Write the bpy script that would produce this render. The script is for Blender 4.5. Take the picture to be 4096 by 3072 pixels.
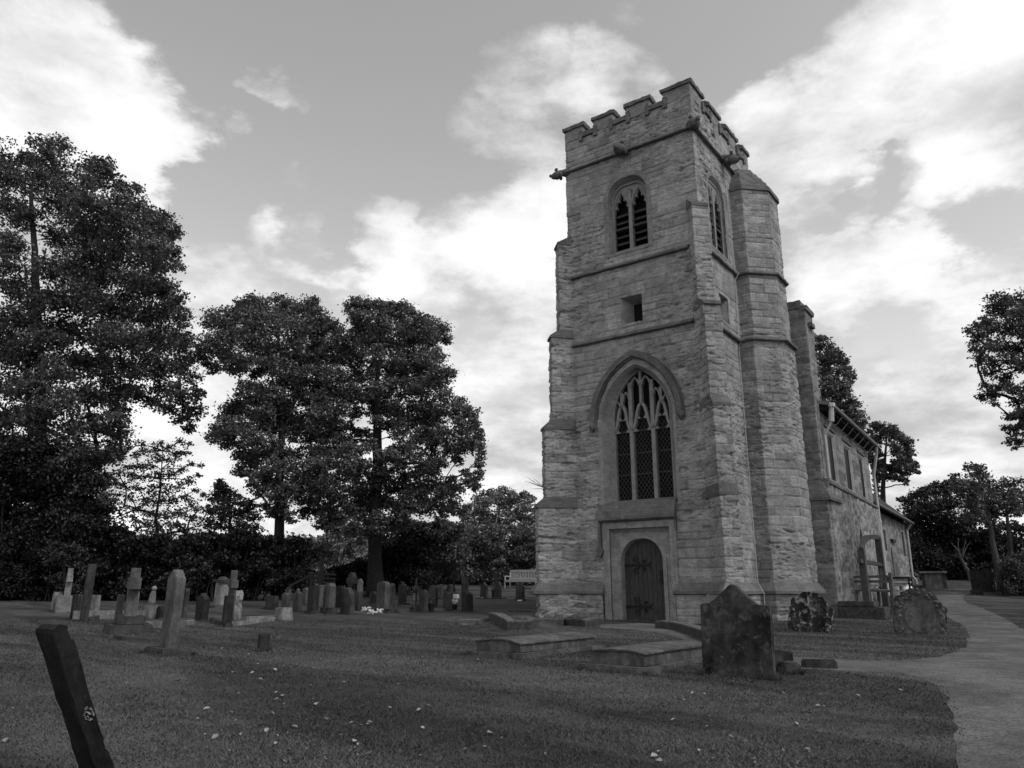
import bpy, bmesh, math, random
import numpy as np
from mathutils import Vector, Matrix
from mathutils.geometry import tessellate_polygon, delaunay_2d_cdt

for o in list(bpy.data.objects):
    bpy.data.objects.remove(o)
SC = bpy.context.scene
COL = SC.collection
R = math.radians
rng = np.random.default_rng(7)
random.seed(7)

# ------------------------------------------------------------------ camera
EYE = 1.5                       # eye height; the ground is about z = 0 under the camera
FPX = 3053.0                    # focal length in pixels of the 4096 px wide photograph
PITCH = math.atan(829 / FPX)
CT, ST = math.cos(PITCH), math.sin(PITCH)
cam = bpy.data.cameras.new("camera")
cam.sensor_width = 36.0
cam.lens = FPX / 4096 * 36.0
cam.clip_start = 0.05
cam.clip_end = 5000
camo = bpy.data.objects.new("camera", cam)
COL.objects.link(camo)
camo.location = (0, 0, EYE)
camo.rotation_euler = (math.pi / 2 + PITCH, 0, 0)
SC.camera = camo
SC.view_settings.view_transform = 'Standard'
SC.view_settings.look = 'None'
SC.view_settings.exposure = 0.9
SC.view_settings.gamma = 1.0
SC.cycles.max_bounces = 6
SC.cycles.transparent_max_bounces = 4


def ray(px, py):
    u = (px - 2048) / FPX
    v = (1536 - py) / FPX
    return np.array([u, CT - v * ST, ST + v * CT])


def at(px, py, Y):              # the point seen at a pixel, Y metres ahead
    d = ray(px, py)
    return np.array([0, 0, EYE]) + d * (Y / d[1])


def px_m(px, py, Y):            # metres per pixel there
    d = ray(px, py)
    return (Y / d[1]) / FPX


# ------------------------------------------------------------------ world and sun
SUN_EL, SUN_AZ = R(48), (0.80, -0.60)
w = bpy.data.worlds.new("World")
SC.world = w
w.use_nodes = True
NT = w.node_tree
NT.nodes.clear()


def wn(t, **k):
    n = NT.nodes.new(t)
    for a, b in k.items():
        setattr(n, a, b)
    return n


def wmath(op, a, b=None, c=None, clamp=False):
    n = wn('ShaderNodeMath', operation=op, use_clamp=clamp)
    for i, v in enumerate((a, b, c)):
        if v is None:
            continue
        if isinstance(v, (int, float)):
            n.inputs[i].default_value = v
        else:
            NT.links.new(v, n.inputs[i])
    return n.outputs[0]


def wvec(op, a, b):
    n = wn('ShaderNodeVectorMath', operation=op)
    for i, v in enumerate((a, b)):
        if isinstance(v, (tuple, list)):
            n.inputs[i].default_value = v
        else:
            NT.links.new(v, n.inputs[i])
    return n


def wmap(v, a, b, c=0.0, d=1.0):
    n = wn('ShaderNodeMapRange', interpolation_type='SMOOTHSTEP')
    NT.links.new(v, n.inputs[0])
    for i, q in enumerate((a, b, c, d)):
        n.inputs[i + 1].default_value = q
    return n.outputs[0]


tc = wn('ShaderNodeTexCoord')
sky = wn('ShaderNodeTexSky', sky_type='NISHITA', sun_disc=False)
sky.sun_elevation = SUN_EL
sky.sun_rotation = math.atan2(SUN_AZ[0], SUN_AZ[1])
sky.air_density, sky.dust_density, sky.ozone_density = 1.0, 1.5, 1.0
bw = wn('ShaderNodeRGBToBW')
NT.links.new(sky.outputs[0], bw.inputs[0])
SKYG = wmath('MULTIPLY', bw.outputs[0], 1.45)
nrm = wvec('NORMALIZE', tc.outputs['Generated'], (0, 0, 0)).outputs[0]
sep = wn('ShaderNodeSeparateXYZ')
NT.links.new(nrm, sep.inputs[0])
den = wmath('ADD', wmath('ABSOLUTE', sep.outputs[2]), 0.30)
comb = wn('ShaderNodeCombineXYZ')
NT.links.new(wmath('DIVIDE', sep.outputs[0], den), comb.inputs[0])
NT.links.new(wmath('DIVIDE', sep.outputs[1], den), comb.inputs[1])
NT.links.new(wmath('MULTIPLY', sep.outputs[2], 1.6), comb.inputs[2])
P = comb.outputs[0]


def wnoise(scale, detail, rough, off, vec=P):
    n = wn('ShaderNodeTexNoise', noise_dimensions='3D')
    a = wvec('ADD', vec, off)
    NT.links.new(a.outputs[0], n.inputs['Vector'])
    n.inputs['Scale'].default_value = scale
    n.inputs['Detail'].default_value = detail
    n.inputs['Roughness'].default_value = rough
    return n.outputs[0]


n1 = wnoise(3.6, 12, 0.66, (3.1, 1.7, 0.4))
n2 = wnoise(7.0, 8, 0.6, (8.3, 2.2, 5.0))
warpn = wn('ShaderNodeTexNoise')
NT.links.new(P, warpn.inputs['Vector'])
warpn.inputs['Scale'].default_value = 5.0
warpn.inputs['Detail'].default_value = 6
wv = wvec('SUBTRACT', warpn.outputs['Color'], (0.5, 0.5, 0.5))
wsc = wn('ShaderNodeVectorMath', operation='SCALE')
NT.links.new(wv.outputs[0], wsc.inputs[0])
wsc.inputs[3].default_value = 0.12
warp2 = wn('ShaderNodeTexNoise')
NT.links.new(P, warp2.inputs['Vector'])
warp2.inputs['Scale'].default_value = 17.0
warp2.inputs['Detail'].default_value = 8
warp2.inputs['Roughness'].default_value = 0.62
wv2 = wvec('SUBTRACT', warp2.outputs['Color'], (0.5, 0.5, 0.5))
wsc2 = wn('ShaderNodeVectorMath', operation='SCALE')
NT.links.new(wv2.outputs[0], wsc2.inputs[0])
wsc2.inputs[3].default_value = 0.055
wsum = wvec('ADD', wsc.outputs[0], wsc2.outputs[0])
DIR = wvec('NORMALIZE', wvec('ADD', nrm, wsum.outputs[0]).outputs[0], (0, 0, 0)).outputs[0]
# banks of cloud: direction (as seen from the churchyard), angular radius, weight
BANKS = [(60, 300, 330, 1.0), (330, 430, 260, 1.0), (560, 560, 210, 1.0), (690, 610, 130, .9), (150, 640, 300, 1.0), (420, 700, 200, .8), (250, 110, 150, .8),
         (3950, 120, 420, 1.1), (3650, 320, 330, 1.1), (3350, 460, 260, 1.05), (3080, 450, 190, .95), (3250, 700, 230, .85), (3900, 520, 330, 1.0), (3080, 640, 160, .8),
         (1010, 300, 55, .50), (1070, 345, 75, .52), (1140, 395, 80, .50), (1215, 430, 60, .42), (1110, 280, 45, .4), (900, 520, 60, .35), (1150, 720, 70, .38), (2150, 300, 190, .44), (2400, 310, 190, .52), (2550, 330, 110, .45), (1950, 540, 180, .44), (2120, 640, 180, .52), (1800, 640, 110, .34), (2550, 60, 90, .22),
         (820, 1000, 170, .66), (1050, 960, 140, .58), (1250, 1020, 180, .68), (1560, 1000, 210, 1.0), (1850, 960, 230, 1.0), (2130, 900, 220, .9), (1750, 1150, 240, .72), (2080, 1180, 260, .95),
         (1480, 880, 90, .5), (900, 1250, 250, .62), (1350, 1250, 230, .5), (2100, 1500, 330, .95), (1700, 1450, 240, .62), (1900, 1750, 330, .85), (1250, 1600, 380, .62), (700, 1750, 350, 1.0), (400, 1500, 330, .65),
         (3350, 1130, 230, .95), (3650, 1060, 200, .9), (3900, 1180, 260, .95), (4050, 950, 150, .7), (3300, 1400, 280, .55), (3700, 1500, 330, .75), (4000, 1600, 330, .8), (3700, 1850, 380, .85),
         (2000, 2050, 420, .85), (1100, 2050, 420, .85), (3300, 2100, 400, .85), (300, 1000, 280, .5)]
acc = None
for (bx, by, br, wt) in BANKS:
    d = ray(bx, by)
    d = d / np.linalg.norm(d)
    ang = br / FPX
    dot = wvec('DOT_PRODUCT', DIR, tuple(d)).outputs['Value']
    v = wmap(dot, math.cos(ang * 1.30), math.cos(ang * 0.25), 0.0, wt)
    acc = v if acc is None else wmath('MAXIMUM', acc, v)
# clear gaps inside the banks
for (bx, by, br, wt) in [(3260, 800, 110, .45), (3420, 745, 95, .45), (3560, 720, 80, .30), (3900, 880, 110, .30), (4060, 960, 150, .38), (1250, 940, 130, .5), (1420, 930, 110, .4), (1800, 790, 150, .4), (850, 830, 160, .5), (3600, 1330, 170, .4), (1950, 1330, 150, .35), (1250, 1330, 170, .4)]:
    d = ray(bx, by)
    d = d / np.linalg.norm(d)
    dot = wvec('DOT_PRODUCT', DIR, tuple(d)).outputs['Value']
    acc = wmath('SUBTRACT', acc, wmap(dot, math.cos(br / FPX * 1.3), math.cos(br / FPX * .25), 0.0, wt))
# all round the rest of the sky: broken cloud from the noise alone
behind = wmap(sep.outputs[1], 0.55, 0.0, 0.0, 0.62)
acc = wmath('MAXIMUM', acc, behind)
dens = wmath('ADD', wmath('MULTIPLY', acc, 0.85), wmath('ADD', wmath('MULTIPLY', n1, 1.30), wmath('MULTIPLY', n2, 0.55)))
dens = wmath('ADD', dens, -0.985)
mask = wmap(dens, 0.14, 0.60)
n3 = wnoise(3.2, 8, 0.6, (1.3, 9.2, 3.0))
shade = wmath('ADD', wmap(n3, 0.32, 0.62, 3.1, 5.2), wmap(dens, 0.25, 0.95, -0.7, 0.6))
mixn = wn('ShaderNodeMix', data_type='FLOAT')
NT.links.new(mask, mixn.inputs[0])
NT.links.new(SKYG, mixn.inputs[2])
NT.links.new(shade, mixn.inputs[3])
bg = wn('ShaderNodeBackground')
bg.inputs[1].default_value = 0.1
NT.links.new(mixn.outputs[0], bg.inputs[0])
wo = wn('ShaderNodeOutputWorld')
NT.links.new(bg.outputs[0], wo.inputs[0])

sun = bpy.data.lights.new("sun", 'SUN')
sun.energy = 0.8
sun.angle = R(14)
sun.color = (1, 1, 1)
suno = bpy.data.objects.new("sun", sun)
COL.objects.link(suno)
sd = Vector((SUN_AZ[0] * math.cos(SUN_EL), SUN_AZ[1] * math.cos(SUN_EL), math.sin(SUN_EL)))
suno.rotation_euler = sd.to_track_quat('Z', 'Y').to_euler()
suno.location = (20, -20, 40)


# ------------------------------------------------------------------ noise in numpy
def _h(ix, iy, iz, seed):
    n = (ix.astype(np.int64) * 374761393 + iy.astype(np.int64) * 668265263 + iz.astype(np.int64) * 1274126177 + seed * 974711) & 0x7fffffff
    n = ((n ^ (n >> 13)) * 1103515245 + 12345) & 0x7fffffff
    n = ((n ^ (n >> 15)) * 69069 + 1) & 0x7fffffff
    return ((n ^ (n >> 11)) & 0xffffff) / float(0xffffff)


def vn(x, y, z=None, seed=0):
    x = np.asarray(x, float)
    y = np.asarray(y, float)
    z = np.zeros_like(x) if z is None else np.asarray(z, float)
    ix, iy, iz = np.floor(x), np.floor(y), np.floor(z)
    fx, fy, fz = x - ix, y - iy, z - iz
    fx, fy, fz = (f * f * (3 - 2 * f) for f in (fx, fy, fz))
    r = 0
    for dx in (0, 1):
        for dy in (0, 1):
            for dz in (0, 1):
                wgt = (fx if dx else 1 - fx) * (fy if dy else 1 - fy) * (fz if dz else 1 - fz)
                r = r + wgt * _h(ix + dx, iy + dy, iz + dz, seed)
    return r


def fbm(x, y, z=None, seed=0, oct=4):
    r, a, t = 0, 1.0, 0
    for i in range(oct):
        k = 2.03 ** i
        r = r + a * vn(np.asarray(x) * k, np.asarray(y) * k, None if z is None else np.asarray(z) * k, seed + i * 17)
        t += a
        a *= 0.5
    return r / t


def sstep(a, b, x):
    t = np.clip((x - a) / (b - a), 0, 1)
    return t * t * (3 - 2 * t)


# ------------------------------------------------------------------ object helpers
def tag(o, label=None, cat=None, group=None, kind=None):
    if label: o['label'] = label
    if cat: o['category'] = cat
    if group: o['group'] = group
    if kind: o['kind'] = kind
    return o


def link(name, me, mat, parent=None, smooth=False):
    o = bpy.data.objects.new(name, me)
    COL.objects.link(o)
    if mat is not None:
        me.materials.append(mat)
    if parent is not None:
        o.parent = parent
    if smooth:
        me.polygons.foreach_set('use_smooth', np.ones(len(me.polygons), dtype=bool))
    return o


def np_mesh(name, V, F, mat, parent=None, smooth=False, tone=None):
    V = np.asarray(V, np.float32)
    F = np.asarray(F, np.int32)
    me = bpy.data.meshes.new(name)
    k = F.shape[1]
    me.vertices.add(len(V))
    me.vertices.foreach_set('co', V.ravel())
    me.loops.add(F.size)
    me.loops.foreach_set('vertex_index', F.ravel())
    me.polygons.add(len(F))
    me.polygons.foreach_set('loop_start', np.arange(len(F), dtype=np.int32) * k)
    me.polygons.foreach_set('loop_total', np.full(len(F), k, np.int32))
    if tone is not None:
        at_ = me.attributes.new('tone', 'FLOAT', 'POINT')
        at_.data.foreach_set('value', np.asarray(tone, np.float32).ravel())
    me.update(calc_edges=True)
    me.validate()
    return link(name, me, mat, parent, smooth)


def empty(name, loc=(0, 0, 0), rz=0.0, parent=None):
    o = bpy.data.objects.new(name, None)
    COL.objects.link(o)
    o.location = loc
    o.rotation_euler = (0, 0, rz)
    if parent is not None:
        o.parent = parent
    return o


class MB:
    """collects simple solids and links them as ONE mesh"""
    def __init__(s):
        s.v, s.f = [], []

    def add(s, V, F):
        k = len(s.v)
        s.v += [tuple(map(float, p)) for p in V]
        s.f += [tuple(i + k for i in f) for f in F]
        return s

    def box(s, x0, x1, y0, y1, z0, z1, M=None):
        V = [(x0, y0, z0), (x1, y0, z0), (x1, y1, z0), (x0, y1, z0), (x0, y0, z1), (x1, y0, z1), (x1, y1, z1), (x0, y1, z1)]
        if M is not None:
            V = [tuple(M @ Vector(p)) for p in V]
        return s.add(V, [(3, 2, 1, 0), (4, 5, 6, 7), (0, 1, 5, 4), (1, 2, 6, 5), (2, 3, 7, 6), (3, 0, 4, 7)])

    def tube(s, pts, rad, n=6, cap=True):
        pts = [Vector(p) for p in pts]
        m = len(pts)
        if isinstance(rad, (int, float)):
            rad = [rad] * m
        V, F = [], []
        prev = None
        for i, p in enumerate(pts):
            t = (pts[min(i + 1, m - 1)] - pts[max(i - 1, 0)])
            t = t.normalized() if t.length > 1e-9 else Vector((0, 0, 1))
            if prev is None:
                a = t.orthogonal().normalized()
            else:
                a = (prev - t * prev.dot(t))
                a = a.normalized() if a.length > 1e-6 else t.orthogonal().normalized()
            prev = a
            b = t.cross(a)
            for k in range(n):
                q = 2 * math.pi * k / n
                V.append(p + (a * math.cos(q) + b * math.sin(q)) * rad[i])
        for i in range(m - 1):
            for k in range(n):
                k2 = (k + 1) % n
                F.append((i * n + k, i * n + k2, (i + 1) * n + k2, (i + 1) * n + k))
        if cap:
            F.append(tuple(range(n - 1, -1, -1)))
            F.append(tuple((m - 1) * n + k for k in range(n)))
        return s.add(V, F)

    def bar(s, pts, wid, d0, d1, M):
        """a flat bar following 2-D points, wid wide, from depth d0 to d1, through mapping M(u, v, d)"""
        m = len(pts)
        L, Rr = [], []
        for i in range(m):
            a = pts[max(i - 1, 0)]
            b = pts[min(i + 1, m - 1)]
            t = Vector((b[0] - a[0], b[1] - a[1]))
            t = t.normalized() if t.length > 1e-9 else Vector((1, 0))
            nn = Vector((-t.y, t.x)) * wid * 0.5
            L.append((pts[i][0] + nn.x, pts[i][1] + nn.y))
            Rr.append((pts[i][0] - nn.x, pts[i][1] - nn.y))
        V = []
        for i in range(m):
            V += [M(*L[i], d0), M(*Rr[i], d0), M(*Rr[i], d1), M(*L[i], d1)]
        F = []
        for i in range(m - 1):
            a, b = i * 4, i * 4 + 4
            for k in range(4):
                k2 = (k + 1) % 4
                F.append((a + k, a + k2, b + k2, b + k))
        F += [(0, 1, 2, 3), tuple((m - 1) * 4 + k for k in (3, 2, 1, 0))]
        return s.add(V, F)

    def prism(s, poly, d0, d1, M):
        n = len(poly)
        V = [M(p[0], p[1], d0) for p in poly] + [M(p[0], p[1], d1) for p in poly]
        tri = tessellate_polygon([[Vector((p[0], p[1], 0)) for p in poly]])
        F = [tuple(t) for t in tri] + [tuple(i + n for i in t[::-1]) for t in tri]
        F += [(i, (i + 1) % n, (i + 1) % n + n, i + n) for i in range(n)]
        return s.add(V, F)

    def plate(s, outer, holes, d0, d1, M):
        """flat plate with holes and its edges between depth d0 and d1"""
        loops = [outer] + list(holes)
        flat = [p for l in loops for p in l]
        n = len(flat)
        tri = tessellate_polygon([[Vector((p[0], p[1], 0)) for p in l] for l in loops])
        V = [M(p[0], p[1], d0) for p in flat] + [M(p[0], p[1], d1) for p in flat]
        F = [tuple(t) for t in tri] + [tuple(i + n for i in t[::-1]) for t in tri]
        k = 0
        for l in loops:
            m = len(l)
            F += [(k + i, k + (i + 1) % m, k + (i + 1) % m + n, k + i + n) for i in range(m)]
            k += m
        return s.add(V, F)

    def loft(s, A, B):
        """quads between two open or closed outlines of equal length (3-D points)"""
        n = len(A)
        return s.add(list(A) + list(B), [(i, (i + 1) % n, (i + 1) % n + n, i + n) for i in range(n)])

    def ball(s, c, r, sx=1, sy=1, sz=1, n=7, m=5, rough=0.0, seed=0):
        V, F = [], []
        for i in range(m + 1):
            th = math.pi * i / m
            for k in range(n):
                ph = 2 * math.pi * k / n
                q = r * (1 + rough * (random.random() - .5))
                V.append((c[0] + q * sx * math.sin(th) * math.cos(ph), c[1] + q * sy * math.sin(th) * math.sin(ph), c[2] + q * sz * math.cos(th)))
        for i in range(m):
            for k in range(n):
                F.append((i * n + k, (i + 1) * n + k, (i + 1) * n + (k + 1) % n, i * n + (k + 1) % n))
        return s.add(V, F)

    def build(s, name, mat, parent=None, smooth=False, bevel=0.0, rough=0.0, sub=0, seed=1):
        me = bpy.data.meshes.new(name)
        me.from_pydata(s.v, [], s.f)
        bm = bmesh.new()
        bm.from_mesh(me)
        bmesh.ops.remove_doubles(bm, verts=bm.verts, dist=1e-5)
        bmesh.ops.recalc_face_normals(bm, faces=bm.faces)
        if bevel:
            es = [e for e in bm.edges if len(e.link_faces) == 2 and e.calc_face_angle(0) > 0.6]
            bmesh.ops.bevel(bm, geom=es, offset=bevel, segments=2, affect='EDGES', clamp_overlap=True)
        for _ in range(sub):
            bmesh.ops.triangulate(bm, faces=[f for f in bm.faces if len(f.verts) > 4])
            lim = 0.09
            es = [e for e in bm.edges if e.calc_length() > lim]
            if es:
                bmesh.ops.subdivide_edges(bm, edges=es, cuts=1, use_grid_fill=True)
        if rough:
            co = np.array([v.co[:] for v in bm.verts])
            fr = 9.0
            for ax in range(3):
                dlt = (fbm(co[:, 0] * fr + 31 * ax, co[:, 1] * fr, co[:, 2] * fr, seed + ax, 3) - .5) * 2 * rough
                co[:, ax] += dlt
            for v, c in zip(bm.verts, co):
                v.co = c
        bm.to_mesh(me)
        bm.free()
        return link(name, me, mat, parent, smooth)


# ------------------------------------------------------------------ materials (black and white, as the photograph)
MATS = {}


def mat(name):
    m = bpy.data.materials.new(name)
    m.use_nodes = True
    nt = m.node_tree
    nt.nodes.clear()
    out = nt.nodes.new('ShaderNodeOutputMaterial')
    b = nt.nodes.new('ShaderNodeBsdfPrincipled')
    nt.links.new(b.outputs[0], out.inputs[0])
    b.inputs['Specular IOR Level'].default_value = 0.25
    MATS[name] = m
    return m, nt, b


class G:
    """tiny node-graph helper working on grey values"""
    def __init__(s, nt, coord='Object'):
        s.nt = nt
        t = nt.nodes.new('ShaderNodeTexCoord')
        s.co = t.outputs[coord]

    def lk(s, v, sock):
        if isinstance(v, (int, float)):
            sock.default_value = v
        elif isinstance(v, tuple):
            sock.default_value = v
        else:
            s.nt.links.new(v, sock)

    def scale(s, sx, sy, sz, loc=(0, 0, 0), co=None):
        n = s.nt.nodes.new('ShaderNodeMapping')
        s.lk(s.co if co is None else co, n.inputs['Vector'])
        n.inputs['Scale'].default_value = (sx, sy, sz)
        n.inputs['Location'].default_value = loc
        return n.outputs[0]

    def noise(s, sc, det=4, ro=.55, co=None, dist=0.0):
        n = s.nt.nodes.new('ShaderNodeTexNoise')
        s.lk(s.co if co is None else co, n.inputs['Vector'])
        n.inputs['Scale'].default_value = sc
        n.inputs['Detail'].default_value = det
        n.inputs['Roughness'].default_value = ro
        n.inputs['Distortion'].default_value = dist
        return n.outputs[0]

    def vor(s, sc, co=None, feat='F1', rnd=1.0):
        n = s.nt.nodes.new('ShaderNodeTexVoronoi')
        n.feature = feat
        s.lk(s.co if co is None else co, n.inputs['Vector'])
        n.inputs['Scale'].default_value = sc
        n.inputs['Randomness'].default_value = rnd
        return n.outputs[0]

    def m(s, op, a, b=0.0, clamp=False):
        n = s.nt.nodes.new('ShaderNodeMath')
        n.operation = op
        n.use_clamp = clamp
        s.lk(a, n.inputs[0])
        s.lk(b, n.inputs[1])
        return n.outputs[0]

    def rng(s, v, a, b, c, d, smooth=True):
        n = s.nt.nodes.new('ShaderNodeMapRange')
        n.interpolation_type = 'SMOOTHSTEP' if smooth else 'LINEAR'
        s.lk(v, n.inputs[0])
        for i, q in enumerate((a, b, c, d)):
            s.lk(q, n.inputs[i + 1])
        return n.outputs[0]

    def mix(s, f, a, b):
        n = s.nt.nodes.new('ShaderNodeMix')
        n.data_type = 'FLOAT'
        s.lk(f, n.inputs[0])
        s.lk(a, n.inputs[2])
        s.lk(b, n.inputs[3])
        return n.outputs[0]

    def bump(s, h, strength, dist, b):
        n = s.nt.nodes.new('ShaderNodeBump')
        n.inputs['Strength'].default_value = strength
        n.inputs['Distance'].default_value = dist
        s.lk(h, n.inputs['Height'])
        s.nt.links.new(n.outputs[0], b.inputs['Normal'])

    def attr(s, name):
        n = s.nt.nodes.new('ShaderNodeAttribute')
        n.attribute_name = name
        return n.outputs['Fac']

    def obj_rand(s):
        return s.nt.nodes.new('ShaderNodeObjectInfo').outputs['Random']

    def island(s):
        return s.nt.nodes.new('ShaderNodeNewGeometry').outputs['Random Per Island']


def simple(name, v, rough=.8, var=.25, sc=6.0, bump=.3, spec=.25, stretch=(1, 1, 1)):
    m, nt, b = mat(name)
    g = G(nt)
    co = g.scale(*stretch)
    n = g.noise(sc, 6, .6, co)
    c = g.m('MULTIPLY', v, g.rng(n, .25, .75, 1 - var, 1 + var))
    g.lk(c, b.inputs['Base Color'])
    b.inputs['Roughness'].default_value = rough
    b.inputs['Specular IOR Level'].default_value = spec
    if bump:
        g.bump(g.noise(sc * 5, 5, .65, co), bump, .02, b)
    return m


def ashlar(name, base, tonek=.5, lich=.35, stain=.5, plain=None):
    """weathered bedded limestone; 'tone' carries each block's own colour"""
    m, nt, b = mat(name)
    g = G(nt)
    tone = g.attr('tone') if plain is None else plain
    bed = g.scale(1.8, 1.8, 6.0)
    n_bed = g.noise(3.0, 8, .65, bed)
    n_big = g.noise(.55, 5, .6)
    n_mid = g.noise(3.2, 6, .65)
    n_fine = g.noise(45, 4, .7)
    v = g.m('MULTIPLY', base, g.rng(tone, 0, 1, 1 - tonek, 1 + tonek * .8, False))
    v = g.m('MULTIPLY', v, g.rng(n_bed, .30, .72, .84, 1.15))
    v = g.m('MULTIPLY', v, g.rng(n_mid, .28, .72, .78, 1.22))
    v = g.m('MULTIPLY', v, g.rng(n_fine, .3, .7, .74, 1.26))
    dirt = g.rng(g.noise(1.1, 8, .7, g.scale(1, 1, .42, (4, 2, 1))), .50, .70, 0, stain)
    v = g.mix(dirt, v, g.m('MULTIPLY', v, .55))
    v = g.mix(g.rng(n_big, .45, .68, 0, .35), v, g.m('MULTIPLY', v, 1.35))
    sp = g.rng(g.vor(13.0), .05, .22, 1, 0)
    patch = g.rng(g.noise(1.7, 3, .5, g.scale(1, 1, 1, (9, 9, 9))), .46, .62, 0, lich)
    v = g.mix(g.m('MULTIPLY', sp, patch), v, .52)
    g.lk(v, b.inputs['Base Color'])
    b.inputs['Roughness'].default_value = .92
    b.inputs['Specular IOR Level'].default_value = .15
    h = g.m('ADD', g.m('MULTIPLY', g.noise(7, 8, .7, bed), 1.0), g.m('MULTIPLY', g.noise(26, 6, .7), .5))
    g.bump(h, .75, .045, b)
    return m


def gravestone(name, base, dark=.5, lich=.0, lichv=.45, lsc=6.0, thr=.5):
    m, nt, b = mat(name)
    g = G(nt)
    r = g.obj_rand()
    off = nt.nodes.new('ShaderNodeVectorMath')
    off.operation = 'ADD'
    nt.links.new(g.co, off.inputs[0])
    cb = nt.nodes.new('ShaderNodeCombineXYZ')
    g.lk(g.m('MULTIPLY', r, 37.0), cb.inputs[0])
    g.lk(g.m('MULTIPLY', r, 19.0), cb.inputs[1])
    nt.links.new(cb.outputs[0], off.inputs[1])
    co = off.outputs[0]
    n1 = g.noise(2.2, 7, .65, co)
    n2 = g.noise(14, 6, .7, co)
    st = g.noise(3.5, 6, .6, g.scale(2.2, 2.2, .5, co=co))
    v = g.m('MULTIPLY', base, g.rng(n1, .3, .7, 1 - dark, 1 + dark * .6))
    v = g.m('MULTIPLY', v, g.rng(st, .3, .7, .72, 1.25))
    v = g.m('MULTIPLY', v, g.rng(n2, .3, .7, .75, 1.25))
    if lich:
        ed = g.noise(lsc, 5, .6, co, .6)
        blot = g.rng(g.vor(lsc * 2.6, co), .05, .32, 1, 0)
        mk = g.rng(g.m('ADD', ed, g.m('MULTIPLY', blot, .10)), thr, thr + .18, 0, lich)
        v = g.mix(mk, v, g.m('MULTIPLY', lichv, g.rng(n2, .3, .7, .7, 1.2)))
    g.lk(v, b.inputs['Base Color'])
    b.inputs['Roughness'].default_value = .9
    b.inputs['Specular IOR Level'].default_value = .15
    g.bump(g.m('ADD', g.noise(18, 8, .7, co), g.m('MULTIPLY', n1, .8)), .6, .02, b)
    return m


def foliage(name, v, var=.72, sh=.0):
    m, nt, b = mat(name)
    g = G(nt)
    i = g.island()
    n = g.noise(.55, 3, .5)
    c = g.m('MULTIPLY', v, g.rng(i, 0, 1, 1 - var, 1 + var, False))
    c = g.m('MULTIPLY', c, g.rng(n, .3, .7, .72, 1.3))
    g.lk(c, b.inputs['Base Color'])
    b.inputs['Roughness'].default_value = .5
    b.inputs['Specular IOR Level'].default_value = .35
    tr = nt.nodes.new('ShaderNodeBsdfTranslucent')
    g.lk(g.m('MULTIPLY', c, 1.1), tr.inputs[0])
    mx = nt.nodes.new('ShaderNodeMixShader')
    mx.inputs[0].default_value = .22
    out = [q for q in nt.nodes if q.type == 'OUTPUT_MATERIAL'][0]
    nt.links.new(b.outputs[0], mx.inputs[1])
    nt.links.new(tr.outputs[0], mx.inputs[2])
    nt.links.new(mx.outputs[0], out.inputs[0])
    return m


M_TOWER = ashlar('tower_stone', .30, .30, .6, .55)
M_NAVE = ashlar('nave_stone', .25, .55, .6, .55)
M_TRIM = ashlar('trim_stone', .22, .3, .5, .6)
M_SILL = ashlar('weathered_trim', .15, .2, .6, .7, .5)
M_DRESS = ashlar('dressed_stone', .275, .3, .4, .45, .5)
M_MULL = simple('mullion_stone', .215, .9, .2, 6, .3, .15)
M_STRING = ashlar('string_stone', .13, .2, .4, .6, .5)
M_COPING = ashlar('coping_stone', .14, .2, .6, .6, .5)
M_DARK = simple('dark_interior', .006, .9, .1, 3, 0)
M_GLASS = simple('old_glass', .006, .5, .3, 20, .08, .03)
M_LEAD = simple('lead_came', .065, .6, .2, 20, 0)
M_IRON = simple('black_iron', .008, .55, .3, 20, .1)
M_LOUVRE = simple('louvre_wood', .05, .8, .3, 8, .2)
M_TILE = simple('roof_tile', .10, .85, .4, 14, .8)
M_LEADROOF = simple('lead_roof', .16, .6, .2, 3, .1)
M_PIPE = simple('painted_pipe', .42, .5, .12, 8, .05)
M_GUTTER = simple('dark_gutter', .09, .5, .2, 6, .05)
M_BRICK = simple('dark_brick', .05, .9, .5, 9, .5)
M_BRICKTOP = simple('kerb_coping', .095, .95, .5, 9, .5)  # kerb top, paler than the brick sides
M_TIMBER = simple('dark_timber', .048, .85, .4, 7, .3, .2, (6, 6, .6))
M_OLDBENCH = simple('silvered_oak', .14, .8, .3, 8, .2)
M_FENCE = simple('black_fence', .018, .9, .3, 8, .2)
M_OAK = simple('grey_oak', .065, .8, .35, 8, .3, .2, (1, 1, 1))
M_BENCH = simple('pale_bench_paint', .42, .6, .12, 8, .05)
M_BARK = simple('bark', .032, .95, .5, 9, .9, .1, (4, 4, .7))
M_BARKG = simple('grey_bark', .07, .95, .4, 9, .7, .1, (4, 4, .7))
M_WHITE = simple('white_sack', .75, .6, .1, 5, .3)
M_BIN = simple('black_plastic', .02, .4, .2, 8, .05)
M_FLOWER = simple('white_flowers', .6, .7, .3, 30, .2)
M_LEAFPALE, _nt, _b = mat('dry_leaf')
_g = G(_nt)
_g.lk(_g.m('MULTIPLY', .25, _g.rng(_g.obj_rand(), 0, 1, .35, 1.15, False)), _b.inputs['Base Color'])
_b.inputs['Roughness'].default_value = .7
G_DARK = gravestone('dark_gravestone', .055, .45, .35, .16, 7, .62)
G_MID = gravestone('grey_gravestone', .092, .4, .3, .3, 7, .66)
G_LIGHT = gravestone('pale_gravestone', .20, .35, .5, .10, 6, .60)
G_BLACK = gravestone('black_gravestone', .028, .4)
G_BIG = gravestone('speckled_gravestone', .044, .8, .7, .12, 11.0, .52)
G_MOTT = gravestone('mottled_gravestone', .030, .6, .95, .32, 7.0, .49)
G_MOTT2 = gravestone('carved_gravestone', .085, .7, .7, .22, 5.0, .56)
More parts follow.
